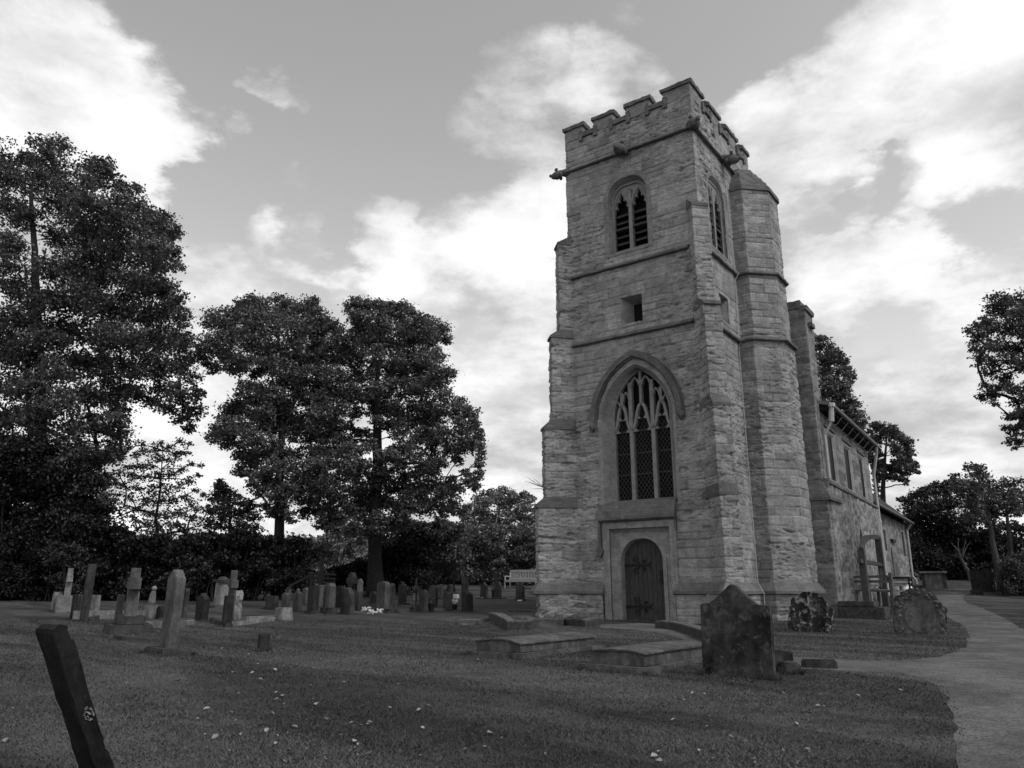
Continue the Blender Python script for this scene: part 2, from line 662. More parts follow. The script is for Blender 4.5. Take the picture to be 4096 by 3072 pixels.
G_LEDGER = gravestone('ledger_stone', .082, .4, .5, .22, 9, .60)
L_DARK = foliage('leaves_dark', .080)
L_MID = foliage('leaves_mid', .112)
L_LIGHT = foliage('leaves_light', .125)
L_HAZED = foliage('leaves_hazed', .18)  # leaf colour lifted to stand in for haze on the far trees
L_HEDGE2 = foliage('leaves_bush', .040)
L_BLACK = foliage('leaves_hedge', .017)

# ------------------------------------------------------------------ terrain
_PY = np.array([-40, 0, 4.5, 9.3, 12, 18, 21, 25, 30, 38, 44, 60, 100, 700.])
_PZ = np.array([-1.6, -1.5, -1.22, -.93, -.90, -.85, -.79, -.60, -.42, -.20, .02, .5, 1.2, 1.6]) + EYE


def ground(X, Y):
    X = np.asarray(X, float)
    Y = np.asarray(Y, float)
    z = sum(np.interp(Y + d, _PY, _PZ) for d in (-1.6, -.8, 0, .8, 1.6)) / 5
    z = z + .20 * sstep(6, 15, X) * sstep(27, 40, Y)
    z = z + .30 * sstep(-13, -3, X) * sstep(27, 44, Y)
    z = z + .05 * (fbm(X * .35, Y * .35, seed=3, oct=3) - .5) * sstep(2, 6, Y)
    z = z + .028 * (fbm(X * 1.6, Y * 1.6, seed=5, oct=2) - .5)
    z = z + .34 * np.exp(-(((X - .15) / .85) ** 2 + ((Y - 17.9) / .9) ** 2))      # mound of turf by the brick kerb
    return z


def gz(x, y):
    return float(ground(np.array([x]), np.array([y]))[0])


def on_ground(px, py):
    d = ray(px, py)
    ts = np.linspace(2.0, 90, 2400)
    X, Y, Z = d[0] * ts, d[1] * ts, EYE + d[2] * ts
    below = np.where(Z < ground(X, Y))[0]
    if len(below) == 0:
        t = 60.0
    else:
        k = below[0]
        a, b = ts[max(k - 1, 0)], ts[k]
        for _ in range(24):
            c = (a + b) / 2
            if EYE + d[2] * c < gz(d[0] * c, d[1] * c): b = c
            else: a = c
        t = (a + b) / 2
    return np.array([d[0] * t, d[1] * t, gz(d[0] * t, d[1] * t)])


# outlines of the gravel path, walked on the ground
PATH_PX = [(3740, 2381), (3790, 2379), (3862, 2379), (3850, 2396), (3867, 2411), (3941, 2436), (4040, 2485), (4080, 2510), (4200, 2580),
           (4420, 2700), (4500, 2850), (4480, 3000), (4460, 3300), (3835, 3300), (3815, 3072), (3803, 2950), (3800, 2870), (3796, 2815), (3777, 2777), (3743, 2746),
           (3684, 2715), (3619, 2696), (3446, 2688), (3272, 2673), (3163, 2680), (3060, 2686), (2960, 2676), (2860, 2640), (2780, 2590), (2740, 2560), (2660, 2534), (2520, 2520),
           (2400, 2512), (2400, 2498), (2560, 2492), (2690, 2500), (2780, 2540), (2860, 2578), (2960, 2606), (3109, 2622), (3297, 2634),
           (3446, 2641), (3595, 2643), (3733, 2630), (3813, 2613), (3852, 2591), (3874, 2560), (3872, 2530), (3842, 2496), (3788, 2471), (3755, 2440), (3738, 2410)]
PATH_XY = []
for i, p in enumerate(PATH_PX):
    q = PATH_PX[(i + 1) % len(PATH_PX)]
    for k in range(8):
        f = k / 8
        g_ = on_ground(p[0] + (q[0] - p[0]) * f, p[1] + (q[1] - p[1]) * f)
        wob = np.array([vn(g_[0] * 3.1 + 7, g_[1] * 3.1, seed=71) - .5, vn(g_[0] * 3.1, g_[1] * 3.1 + 9, seed=72) - .5]) * .10
        PATH_XY.append((g_[0] + float(wob[0]), g_[1] + float(wob[1])))
PXY = np.array(PATH_XY)


def in_path(x, y):
    x = np.asarray(x)
    y = np.asarray(y)
    ins = np.zeros(x.shape, bool)
    n = len(PXY)
    for i in range(n):
        x1, y1 = PXY[i]
        x2, y2 = PXY[(i + 1) % n]
        if y1 == y2:
            continue
        c = ((y1 > y) != (y2 > y)) & (x < (x2 - x1) * (y - y1) / (y2 - y1) + x1)
        ins ^= c
    return ins


def warp_axis(lo, hi, c, near, far, step):
    a = list(np.arange(near, far + 1e-6, step))
    s = step
    v = a[-1]
    while v < hi:
        s *= 1.16
        v += s
        a.append(v)
    s = step
    v = a[0]
    while v > lo:
        s *= 1.16
        v -= s
        a.insert(0, v)
    return np.array(a)


xs = warp_axis(-600, 700, 0, -14, 20, .16)
ys = warp_axis(-60, 900, 0, 3, 46, .16)
GX, GY = np.meshgrid(xs, ys, indexing='xy')
GZ = ground(GX, GY)
inn_ = in_path(GX, GY)
for q in range(8):
    inn_ &= in_path(GX + .24 * math.cos(q * math.pi / 4), GY + .24 * math.sin(q * math.pi / 4))
GZ = GZ - .03 * inn_
nx_, ny_ = len(xs), len(ys)
ii, jj = np.meshgrid(np.arange(nx_ - 1), np.arange(ny_ - 1), indexing='xy')
b0 = (jj * nx_ + ii).ravel()
F = np.stack([b0, b0 + 1, b0 + 1 + nx_, b0 + nx_], 1)

def ROTSC(nt, g):
    n = nt.nodes.new('ShaderNodeMapping')
    nt.links.new(g.co, n.inputs['Vector'])
    n.inputs['Rotation'].default_value = (0, 0, R(42))
    return g.scale(.16, .95, 1, co=n.outputs[0])


m, nt, b = mat('lawn')
g = G(nt)
mow = g.noise(1.0, 4, .55, ROTSC(nt, g), .7)
mot = g.noise(2.6, 7, .62, g.scale(.6, 1.25, 1))
fin = g.noise(26, 5, .7)
worn = g.noise(.33, 4, .5)
v = g.m('MULTIPLY', .054, g.rng(mow, .37, .63, .68, 1.28))
v = g.m('MULTIPLY', v, g.rng(mot, .3, .7, .74, 1.28))
v = g.m('MULTIPLY', v, g.rng(fin, .3, .7, .80, 1.2))
v = g.m('MULTIPLY', v, g.rng(worn, .36, .64, .82, 1.2))
g.lk(v, b.inputs['Base Color'])
b.inputs['Roughness'].default_value = .95
b.inputs['Specular IOR Level'].default_value = .08
g.bump(g.m('ADD', g.noise(34, 6, .75), g.m('MULTIPLY', g.noise(5, 4, .6), .8)), .55, .04, b)
lawn = np_mesh('ground', np.stack([GX, GY, GZ], -1).reshape(-1, 3), F, m, smooth=True)
tag(lawn, 'mown churchyard lawn with scattered fallen leaves', 'ground', kind='structure')

m, nt, b = mat('gravel_path')
g = G(nt)
n1_ = g.noise(1.1, 6, .6)
n2_ = g.noise(42, 4, .75)
n4_ = g.noise(6, 6, .65)
v = g.m('MULTIPLY', .106, g.rng(n1_, .35, .65, .74, 1.18))
st_ = g.rng(g.noise(3.0, 7, .7, g.scale(1, 1, 1, (5, 3, 1))), .56, .68, 0, .5)
v = g.mix(st_, v, g.m('MULTIPLY', v, .62))
v = g.m('MULTIPLY', v, g.rng(n2_, .32, .68, .58, 1.42))
v = g.m('MULTIPLY', v, g.rng(n4_, .3, .7, .80, 1.18))
g.lk(v, b.inputs['Base Color'])
b.inputs['Roughness'].default_value = .95
b.inputs['Specular IOR Level'].default_value = .1
g.bump(g.m('ADD', n2_, n4_), .5, .015, b)
M_PATH = m
# path sheet: outline plus inner points, so that it follows the ground
ins = []
for gx in np.arange(PXY[:, 0].min(), PXY[:, 0].max(), .22):
    col_y = np.arange(PXY[:, 1].min(), PXY[:, 1].max(), .22)
    cx = np.full_like(col_y, gx)
    ok = in_path(cx, col_y)
    ins += [(gx + random.uniform(-.03, .03), yy + random.uniform(-.03, .03)) for yy in col_y[ok]]
pts2 = [Vector(p) for p in PATH_XY] + [Vector(p) for p in ins]
ed = [(i, (i + 1) % len(PATH_XY)) for i in range(len(PATH_XY))]
ov, oe, of, _, _, _ = delaunay_2d_cdt(pts2, ed, [list(range(len(PATH_XY)))], 1, 1e-4)
pv = np.array([(p.x, p.y) for p in ov])
pz = ground(pv[:, 0], pv[:, 1]) + .003
path = np_mesh('path', np.column_stack([pv, pz]), np.array([f[:3] for f in of]), M_PATH, smooth=True)
tag(path, 'pale gravel path curving round the church to its doors', 'path', kind='structure')

# short grass blades over the near lawn
N = 420000
yy = 4.6 + (rng.random(N) ** 1.7) * 17
xx = (rng.random(N) * 2 - 1) * (yy * .76 + 1.5)
ok = ~in_path(xx + rng.normal(0, .05, N), yy + rng.normal(0, .09, N))
# a ragged fringe may lean over the path's edge
xx, yy = xx[ok], yy[ok]
zz = ground(xx, yy)
n = len(xx)
hgt = rng.uniform(.006, .019, n) * (.7 + .7 * vn(xx * 1.3, yy * 1.3, seed=9)) * (1 + .02 * yy)
wd = rng.uniform(.003, .006, n) * (1 + .05 * yy)
an = rng.random(n) * 2 * np.pi
le = rng.uniform(.5, 2.0, n)
la = rng.random(n) * 2 * np.pi
V = np.zeros((n, 3, 3))
V[:, 0] = np.stack([xx - np.cos(an) * wd, yy - np.sin(an) * wd, zz - .004], 1)
V[:, 1] = np.stack([xx + np.cos(an) * wd, yy + np.sin(an) * wd, zz - .004], 1)
V[:, 2] = np.stack([xx + np.cos(la) * hgt * le, yy + np.sin(la) * hgt * le, zz + hgt], 1)
gm, nt, b = mat('grass_blades')
g = G(nt)
mow = g.noise(1.0, 4, .55, ROTSC(nt, g), .7)
v = g.m('MULTIPLY', .080, g.rng(g.island(), 0, 1, .76, 1.24, False))
v = g.m('MULTIPLY', v, g.rng(mow, .37, .63, .68, 1.28))
g.lk(v, b.inputs['Base Color'])
b.inputs['Roughness'].default_value = .7
b.inputs['Specular IOR Level'].default_value = .15
grass = np_mesh('grass', V.reshape(-1, 3), np.arange(n * 3).reshape(-1, 3), gm)
tag(grass, 'short mown grass blades of the near lawn', 'grass', kind='stuff')

# ------------------------------------------------------------------ the church: local x = south, y = east, z up from the door sill
TH = math.atan(2302 / 3164.)
O3 = np.array([3.536, 21.0, -.755 + EYE])
CH = empty('church', O3, -TH)
tag(CH, 'medieval stone church with battlemented west tower, stair turret, nave and lower chancel', 'church')
_E = np.array([math.sin(TH), math.cos(TH), 0])
_S = np.array([math.cos(TH), -math.sin(TH), 0])
r2 = math.sqrt(.5)


def loc(P):                       # world -> church
    q = np.asarray(P) - O3
    return np.array([q @ _S, q @ _E, q[2]])


CAML = loc((0, 0, EYE))


def ray_l(px, py):
    d = ray(px, py)
    return np.array([d @ _S, d @ _E, d[2]])


def wplane(px, py, y=0.0):        # pixel -> (x, z) on a west-facing plane
    d = ray_l(px, py)
    t = (y - CAML[1]) / d[1]
    p = CAML + d * t
    return p[0], p[2]


def splane(px, py, x=2.2):
    d = ray_l(px, py)
    t = (x - CAML[0]) / d[0]
    p = CAML + d * t
    return p[1], p[2]


MW = lambda u, v, d: (u, d, v)               # west wall: u = x (south), v = z, d = depth into the wall
MS = lambda u, v, d: (2.2 - d, u, v)         # south wall of the tower: u = y

# courses of masonry, shared by every wall of the church
_cr = np.random.default_rng(11)
COURSE = [-1.2]
while COURSE[-1] < 18:
    COURSE.append(COURSE[-1] + _cr.uniform(.16, .33))
COURSE = np.array(COURSE)
NC = len(COURSE)
JOINTS = []
for c in range(NC):
    j = [-12.0]
    while j[-1] < 40:
        j.append(j[-1] + _cr.uniform(.26, .82))
    JOINTS.append(np.array(j))
BOFF = _cr.normal(0, 1, (NC, 220))
BTONE = _cr.random((NC, 220))


def masonry(U, Z, seed=0, amp=1.0, strata=1.0, rubble=0.0):
    U2 = U + .02 * (fbm(U * 2, Z * 2, seed=seed + 40) - .5)
    Z2 = Z + .04 * (fbm(U * .9, Z * .5, seed=seed + 50) - .5)
    c = np.clip(np.searchsorted(COURSE, Z2) - 1, 0, NC - 2)
    dz = np.minimum(Z2 - COURSE[c], COURSE[c + 1] - Z2)
    off = np.zeros_like(U)
    tone = np.zeros_like(U)
    du = np.full_like(U, 9.0)
    for k in np.unique(c):
        mk = c == k
        J = JOINTS[k]
        idx = np.clip(np.searchsorted(J, U2[mk]) - 1, 0, len(J) - 2)
        du[mk] = np.minimum(U2[mk] - J[idx], J[idx + 1] - U2[mk])
        off[mk] = BOFF[k, idx % 220]
        tone[mk] = BTONE[k, idx % 220]
    worn = sstep(.40, .62, fbm(U * .55, Z * .55, seed=seed + 60))
    jd = np.maximum(np.exp(-(dz / .015) ** 2), .75 * np.exp(-(du / .013) ** 2)) * (.15 + .95 * sstep(.3, .65, fbm(U * 1.3, Z * 1.3, seed=seed + 5)))
    h = -.024 * jd + .006 * off
    st = vn(U * 2.7 + 5, Z * 18, seed=seed + 1) * .55 + vn(U * 6.5, Z * 36, seed=seed + 2) * .45
    groove = sstep(.60, .80, st)
    h = h - strata * (.002 + .019 * worn * sstep(.35, .6, fbm(U * 1.7, Z * 3, seed=seed + 90))) * groove
    h = h + .020 * (fbm(U * 7, Z * 10, seed=seed + 3) - .5) * (.4 + worn)
    cav = sstep(.60, .74, fbm(U * 8, Z * 19, seed=seed + 95, oct=3))
    h = h - .022 * cav * (.35 + worn)
    pit = sstep(.68, .80, fbm(U * 2.2, Z * 5.5, seed=seed + 70, oct=3))
    h = h - .05 * pit * worn
    tone = tone * .75 + .25 * fbm(U * 3, Z * 9, seed=seed + 4)
    tone = np.clip(tone - .22 * groove * (0.2 + .8 * worn) - .34 * jd - .3 * pit * worn - .22 * cav, 0, 1)  # darker in grooves, joints, pits and cavities
    if rubble:
        cell = fbm(U * 6.5, Z * 8.5, seed=seed + 81, oct=2)
        h = h * (1 - rubble) + rubble * (.10 * (cell - .5) + .012 * (fbm(U * 20, Z * 20, seed=seed + 82) - .5))
        tone = tone * (1 - rubble * .8) + rubble * .8 * sstep(.3, .7, cell)
    return h * amp, tone


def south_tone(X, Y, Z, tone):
    # the stair turret and south wall are darker stone, tone lowered to offset the sun
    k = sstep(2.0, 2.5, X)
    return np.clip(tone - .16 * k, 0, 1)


def stone_ring(name, path, z0, z1, mat_, parent, holes=(), res=.03, seed=0, amp=1.0, ubase=None, strata=1.0, rubble=0.0):
    """displaced masonry along a plan path (outside on the right hand when walking it)"""
    path = [np.array(p, float) for p in path]
    P_, Nn, U_ = [], [], []
    u = 0.0
    en = []
    for i in range(len(path) - 1):
        d = path[i + 1] - path[i]
        en.append(np.array([d[1], -d[0]]) / np.linalg.norm(d))
    for i in range(len(path) - 1):
        d = path[i + 1] - path[i]
        L = np.linalg.norm(d)
        k = max(1, int(math.ceil(L / res)))
        for q in range(k):
            P_.append(path[i] + d * q / k)
            U_.append(u + L * q / k)
            if q == 0 and i > 0:
                mtr = (en[i - 1] + en[i]) / max(.3, 1 + en[i - 1] @ en[i])
                Nn.append(mtr)
            else:
                Nn.append(en[i])
        u += L
    P_.append(path[-1])
    U_.append(u)
    Nn.append(en[-1])
    P_, Nn, U_ = np.array(P_), np.array(Nn), np.array(U_)
    if ubase is not None:                         # where along the path the west wall's middle lies
        U_ = U_ - ubase
    nz = max(2, int(round((z1 - z0) / res)) + 1)
    Zs = np.linspace(z0, z1, nz)
    UU, ZZ = np.meshgrid(U_, Zs, indexing='xy')
    h, tone = masonry(UU, ZZ, seed, amp, strata, rubble)
    X = P_[None, :, 0] + Nn[None, :, 0] * h
    Y = P_[None, :, 1] + Nn[None, :, 1] * h
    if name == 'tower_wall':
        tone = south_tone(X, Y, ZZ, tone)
    V = np.stack([X, Y, ZZ], -1).reshape(-1, 3)
    nu = len(U_)
    ii, jj = np.meshgrid(np.arange(nu - 1), np.arange(nz - 1), indexing='xy')
    bx = .5 * (P_[:-1, 0] + P_[1:, 0])[None, :] + 0 * ii
    by = .5 * (P_[:-1, 1] + P_[1:, 1])[None, :] + 0 * ii
    bz = .5 * (Zs[:-1] + Zs[1:])[:, None] + 0 * ii
    keep = np.ones(ii.shape, bool)
    for ax, fn in holes:
        if ax == 'W':
            keep &= ~((np.abs(by) < .01) & fn(bx, bz))
        elif ax == 'S':
            keep &= ~((np.abs(bx - 2.2) < .01) & fn(by, bz))
        else:
            keep &= ~fn(bx, by, bz)
    b0 = (jj * nu + ii)[keep]
    F = np.stack([b0, b0 + 1, b0 + 1 + nu, b0 + nu], 1)
    return np_mesh(name, V, F, mat_, parent, smooth=True, tone=tone.ravel())


def moulding(mb, path, prof, step=.07, wob=.012, seed=0):
    """sweep an (out, z) profile along a plan path with mitred corners, weathered"""
    path = [np.array(p, float) for p in path]
    en = []
    for i in range(len(path) - 1):
        d = path[i + 1] - path[i]
        en.append(np.array([d[1], -d[0]]) / np.linalg.norm(d))
    S_, N_ = [], []
    for i in range(len(path) - 1):
        d = path[i + 1] - path[i]
        k = max(1, int(math.ceil(np.linalg.norm(d) / step)))
        for q in range(k):
            S_.append(path[i] + d * q / k)
            N_.append((en[i - 1] + en[i]) / max(.3, 1 + en[i - 1] @ en[i]) if (q == 0 and i > 0) else en[i])
    S_.append(path[-1])
    N_.append(en[-1])
    m_ = len(prof)
    V, F = [], []
    for i, (p, nn) in enumerate(zip(S_, N_)):
        for k, (o_, z_) in enumerate(prof):
            wv_ = wob * (float(vn(np.array([p[0] * 7 + p[1] * 7]), np.array([z_ * 9 + k]), seed=seed)[0]) - .5) * 2 if o_ > 0.02 else 0
            V.append((p[0] + nn[0] * (o_ + wv_), p[1] + nn[1] * (o_ + wv_), z_ + wv_ * .6))
    for i in range(len(S_) - 1):
        for k in range(m_):
            k2 = (k + 1) % m_
            F.append((i * m_ + k, (i + 1) * m_ + k, (i + 1) * m_ + k2, i * m_ + k2))
    F += [tuple(range(m_)), tuple((len(S_) - 1) * m_ + k for k in range(m_ - 1, -1, -1))]
    mb.add(V, F)


# plan of the tower, stage by stage
def nw_pts(d, ex=0.0):
    cN = np.array([-2.2 - .085, .085])
    dN, pN = np.array([-r2, -r2]), np.array([-r2, r2])
    h = .22 + ex
    return [cN + pN * h + dN * (-.30), cN + pN * h + dN * d, cN - pN * h + dN * d, np.array([-2.2 + r2 * (.22 + ex - .12) * 2, -ex])]


def sw_pts(d, ex=0.0):
    c = np.array([2.2, 0.])
    dS, q = np.array([r2, -r2]), np.array([r2, r2])
    h = .25 + ex
    return [np.array([2.2 - h * 1.4142, -ex]), c - q * h + dS * d, c + q * h + dS * d, np.array([2.2 + ex, h * 1.4142])]


def tur_pts(bt, w_, L, S_, ex=0.0):
    x1 = 2.2 + w_
    x2_ = x1 + r2 * L
    y2 = bt + r2 * L
    e = ex
    t = e * .414
    return [np.array([2.2 + e, bt - e]), np.array([x1 + t, bt - e]), np.array([x2_ + e, y2 - t]), np.array([x2_ + e, y2 + S_ + t]),
            np.array([x1 + t, y2 + S_ + r2 * L + e]), np.array([2.2, y2 + S_ + r2 * L + e])]


def plan(dn, ds, tur, ex=0.0):
    p = []
    if dn is not None: p += nw_pts(dn, ex)
    else: p += [np.array([-2.2 - ex, .7]), np.array([-2.2 - ex, -ex])]
    if ds is not None: p += sw_pts(ds, ex)
    else: p += [np.array([2.2 + ex, -ex])]
    if tur is not None: p += tur_pts(*tur, ex=ex)
    else: p += [np.array([2.2 + ex, 5.0 + ex]), np.array([1.2, 5.0 + ex])]
    return p


def path_u0(p):                    # path length at x = 0 on the west wall
    u = 0
    for a, b_ in zip(p[:-1], p[1:]):
        if abs(a[1] - b_[1]) < 1e-6 and a[0] < 0 < b_[0]:
            return u + (0 - a[0])
        u += np.linalg.norm(b_ - a)
    return 0


def parch(c, hw, spring, apex, n=14, extra=0.0):
    """two-centred pointed arch, left spring -> apex -> right spring"""
    rise = apex - spring
    Rr = (rise * rise + hw * hw) / (2 * hw)
    pts = []
    a1 = math.asin(min(1, rise / Rr))
    for i in range(n + 1):
        a = a1 * i / n
        pts.append((c - hw + Rr - (Rr + extra) * math.cos(a), spring + (Rr + extra) * math.sin(a)))
    rgt = [(2 * c - x, z) for x, z in pts[::-1]]
    return pts + (rgt[1:] if abs(pts[-1][0] - c) < 1e-6 else rgt)


def tudor(c, hw, spring, apex, n=8):
    """flat four-centred arch"""
    pts = []
    for i in range(2 * n + 1):
        t = i / (2 * n)
        x = -hw * (1 - t)
        f = 1 - (1 - t) ** 2.35
        pts.append((c - hw + hw * t, spring + (apex - spring) * (f ** .62)))
    return pts + [(2 * c - x, z) for x, z in pts[::-1][1:]]


def in_arch(c, hw, spring, apex, z0):
    rise = apex - spring
    Rr = (rise * rise + hw * hw) / (2 * hw)

    def fn(u, z):
        du = np.abs(u - c)
        low = (du < hw) & (z > z0) & (z <= spring)
        up = (z > spring) & ((du + Rr - hw) ** 2 + (z - spring) ** 2 < Rr * Rr)
        return low | up
    return fn


WC = -.05                           # west window centre
HOLES = [('W', in_arch(WC, 1.13, 5.5, 7.08, 3.05)),
         ('W', lambda x, z: (x > -1.05) & (x < .83) & (z < 2.47)),
         ('W', in_arch(-.04, .67, 12.50, 13.10, 10.62)),
         ('S', in_arch(1.55, .62, 12.40, 13.00, 10.50)),
         ('W', lambda x, z: (x > -.385) & (x < .305) & (z > 8.33) & (z < 9.15)),
         ('S', lambda y, z: (y > 1.2) & (y < 1.84) & (z > 8.33) & (z < 9.1))]
TUR_LO, TUR_HI = (2.5, .44, 1.0, 1.0), (2.78, .39, .90, .95)
STAGES = [(-.75, .74, 1.04, .66, TUR_LO, .10), (.74, 3.15, 1.04, .64, TUR_LO, 0), (3.15, 5.45, .82, .60, TUR_LO, 0), (5.45, 7.96, .58, .47, TUR_LO, 0),
          (7.96, 8.30, .58, .42, TUR_HI, 0), (8.30, 11.40, .32, .12, TUR_HI, 0), (11.40, 13.10, None, None, TUR_HI, 0), (13.10, 13.95, None, None, None, 0), (13.95, 15.10, None, None, None, 0)]
for (z0, z1, dn, ds, tu, ex) in STAGES:
    p = plan(dn, ds, tu, ex)
    stone_ring('tower_wall', p, z0, z1, M_TOWER, CH, HOLES if ex == 0 else [('N', lambda x, y, z: (np.abs(y + .10) < .02) & (x > -1.22) & (x < .92))], seed=3, ubase=path_u0(p), res=.023)
# solid core behind the facing, so that no light leaks through
MB().box(-2.0, 2.0, .62, 4.9, -.7, 14.2).build('tower_core', M_DARK, CH)
MB().box(2.0, 2.85, 3.4, 4.3, -.7, 13.2).build('turret_core', M_DARK, CH)
# plain north and east sides
MB().box(-2.19, -1.0, .55, 4.99, -.7, 15.05).box(-1.0, 2.1, 4.7, 4.99, 6, 15.05).build('tower_back_wall', M_DRESS, CH)

# string courses
for nm, z, dn, ds, tu, o_ in [('string_course', 13.95, None, None, None, .11), ('string_course', 10.2, .32, .12, TUR_HI, .10), ('string_course', 7.98, .58, .45, TUR_LO, .10)]:
    mb = MB()
    prof = [(-.05, z + .10), (.0, z + .095), (o_ * .9, z + .02), (o_, z - .02), (o_ * .9, z - .045), (o_ * .25, z - .055), (-.05, z - .06)]
    full = plan(dn, ds, tu)
    if dn is None:
        segs = [full[:-1]]
    else:
        segs = [full[3:5], full[7:]]
    for sg in segs:
        moulding(mb, sg, prof, seed=int(z))
    mb.build(nm, M_STRING, CH, smooth=False)
# plinth: sloped offset
mb = MB()
full = plan(1.04, .64, TUR_LO)
prof = [(-.05, 1.00), (.0, .98), (.17, .76), (.17, .69), (.09, .66), (-.05, .66)]
i_w = 3
wseg = [full[0], full[1], full[2], full[3], np.array([-1.20, 0.])]
moulding(mb, wseg, prof, seed=4)
moulding(mb, [np.array([.86, 0.])] + full[4:], prof, seed=5)
mb.build('plinth', M_SILL, CH)
# buttress weatherings (sloped offsets with a drip)
for dn0, dn1, ds0, ds1, zl, zh in [(1.04, .82, .64, .60, 3.13, 3.38), (.82, .58, .60, .45, 5.43, 5.70), (.58, .32, .45, .12, 8.28, 8.50), (.32, -.12, .12, -.20, 11.38, 11.68)]:
    for pf, d0, d1 in ((nw_pts, dn0, dn1), (sw_pts, ds0, ds1)):
        mb = MB()
        oh = .035 if pf is nw_pts else .012
        a = pf(d0 + oh, oh * .55)
        b_ = pf(d0 + oh, oh * .55)
        t = pf(d1, .0)
        lo = [a[0], a[1], a[2], a[3]]
        hi = [t[0], t[1], t[2], t[3]]
        V = [(p_[0], p_[1], zl - .05) for p_ in lo] + [(p_[0], p_[1], zl + .03) for p_ in lo] + [(p_[0], p_[1], zh) for p_ in hi]
        F = []
        for k in range(3):
            F += [(k, k + 1, k + 5, k + 4), (k + 4, k + 5, k + 9, k + 8)]
        F += [(3, 2, 1, 0), (8, 9, 10, 11)]
        mb.add(V, F)
        mb.build('buttress_weathering', M_STRING, CH, rough=.012, sub=2, seed=int(zl * 3))

# parapet battlements


def wmer(x0, x1, y0, y1, zt):
    mo = MB().box(x0, x1, y0, y1, 15.05, zt - .10).build('merlon', M_MER, CH, rough=.02, sub=3, seed=2)
    MB().add([(x0 - .06, y0 - .06, zt - .16), (x1 + .06, y0 - .06, zt - .16), (x1 + .06, y1 + .05, zt - .16), (x0 - .06, y1 + .05, zt - .16),
            (x0 - .06, y0 - .06, zt - .04), (x1 + .06, y0 - .06, zt - .04), (x1 + .06, y1 + .05, zt - .04), (x0 - .06, y1 + .05, zt - .04),
            (x0 - .02, y0 + .10, zt + .05), (x1 + .02, y0 + .10, zt + .05), (x1 + .02, y1 - .08, zt + .05), (x0 - .02, y1 - .08, zt + .05)],
           [(3, 2, 1, 0), (0, 1, 5, 4), (1, 2, 6, 5), (2, 3, 7, 6), (3, 0, 4, 7), (4, 5, 9, 8), (5, 6, 10, 9), (6, 7, 11, 10), (7, 4, 8, 11), (8, 9, 10, 11)]).build('coping', M_COPING, mo, rough=.034, sub=3, seed=3)


M_MER = ashlar('merlon_stone', .25, .3, .5, .6, .5)
T_ = .34
W_MER = [(-2.2, -1.52), (-1.11, -.40), (.07, .86), (1.32, 2.2)]
S_MER = [(0, .95), (1.42, 2.34), (2.92, 3.90), (4.42, 5.0)]
for x0, x1 in W_MER:
    wmer(x0, x1, .0, T_, 15.62)
for x0, x1 in W_MER:
    wmer(x0, x1, 5.0 - T_, 5.0, 15.62)
for y0, y1 in S_MER:
    for xa, xb in ((2.2 - T_, 2.2), (-2.2, -2.2 + T_)):
        mo = MB().box(xa, xb, y0 + (.345 if y0 == 0 else 0), y1 - (.345 if y1 == 5.0 else 0), 15.05, 15.52).build('merlon', M_MER, CH, rough=.02, sub=3, seed=2)
        ya, yb = y0 - (.06 if y0 else -.42), y1 + (.06 if y1 < 5 else -.42)
        MB().add([(xa - .05, ya, 15.46), (xb + .06, ya, 15.46), (xb + .06, yb, 15.46), (xa - .05, yb, 15.46), (xa - .05, ya, 15.58), (xb + .06, ya, 15.58), (xb + .06, yb, 15.58), (xa - .05, yb, 15.58),
                (xa + .08, ya, 15.67), (xb - .10, ya, 15.67), (xb - .10, yb, 15.67), (xa + .08, yb, 15.67)],
               [(3, 2, 1, 0), (0, 1, 5, 4), (1, 2, 6, 5), (2, 3, 7, 6), (3, 0, 4, 7), (4, 5, 9, 8), (5, 6, 10, 9), (6, 7, 11, 10), (7, 4, 8, 11), (8, 9, 10, 11)]).build('coping', M_COPING, mo, rough=.034, sub=3, seed=3)
for a_, b_ in zip(W_MER[:-1], W_MER[1:]):
    for ya in (-.06, 5.0 - T_ - .02):
        sill = MB()
        sill.box(a_[1] + .004, b_[0] - .004, ya, ya + T_ + .10, 15.03, 15.19)
        # the moulding turns down under the merlons' feet
        if ya < 0:
            sill.box(a_[1] - .13, a_[1] + .0, ya, .0, 14.90, 15.28)
            sill.box(b_[0] + .0, b_[0] + .13, ya, .0, 14.90, 15.28)
        sill.build('embrasure_sill', M_COPING, CH, rough=.018, sub=2, seed=4)
for a_, b_ in zip(S_MER[:-1], S_MER[1:]):
    for xa in (2.2 - T_ - .04, -2.26):
        sill = MB()
        sill.box(xa, xa + T_ + .10, a_[1] + .004, b_[0] - .004, 15.03, 15.19)
        if xa > 0:
            sill.box(2.2, 2.262, a_[1] - .13, a_[1], 14.92, 15.28)
            sill.box(2.2, 2.262, b_[0], b_[0] + .13, 14.92, 15.28)
        sill.build('embrasure_sill', M_COPING, CH, rough=.018, sub=2, seed=4)
MB().box(-1.86, 1.86, .345, 4.65, 14.2, 14.8).build('tower_roof', M_LEADROOF, CH)
MB().box(-1.0, -.25, 1.2, 2.2, 14.8, 16.0).build('roof_hatch', M_PIPE, CH, bevel=.02)

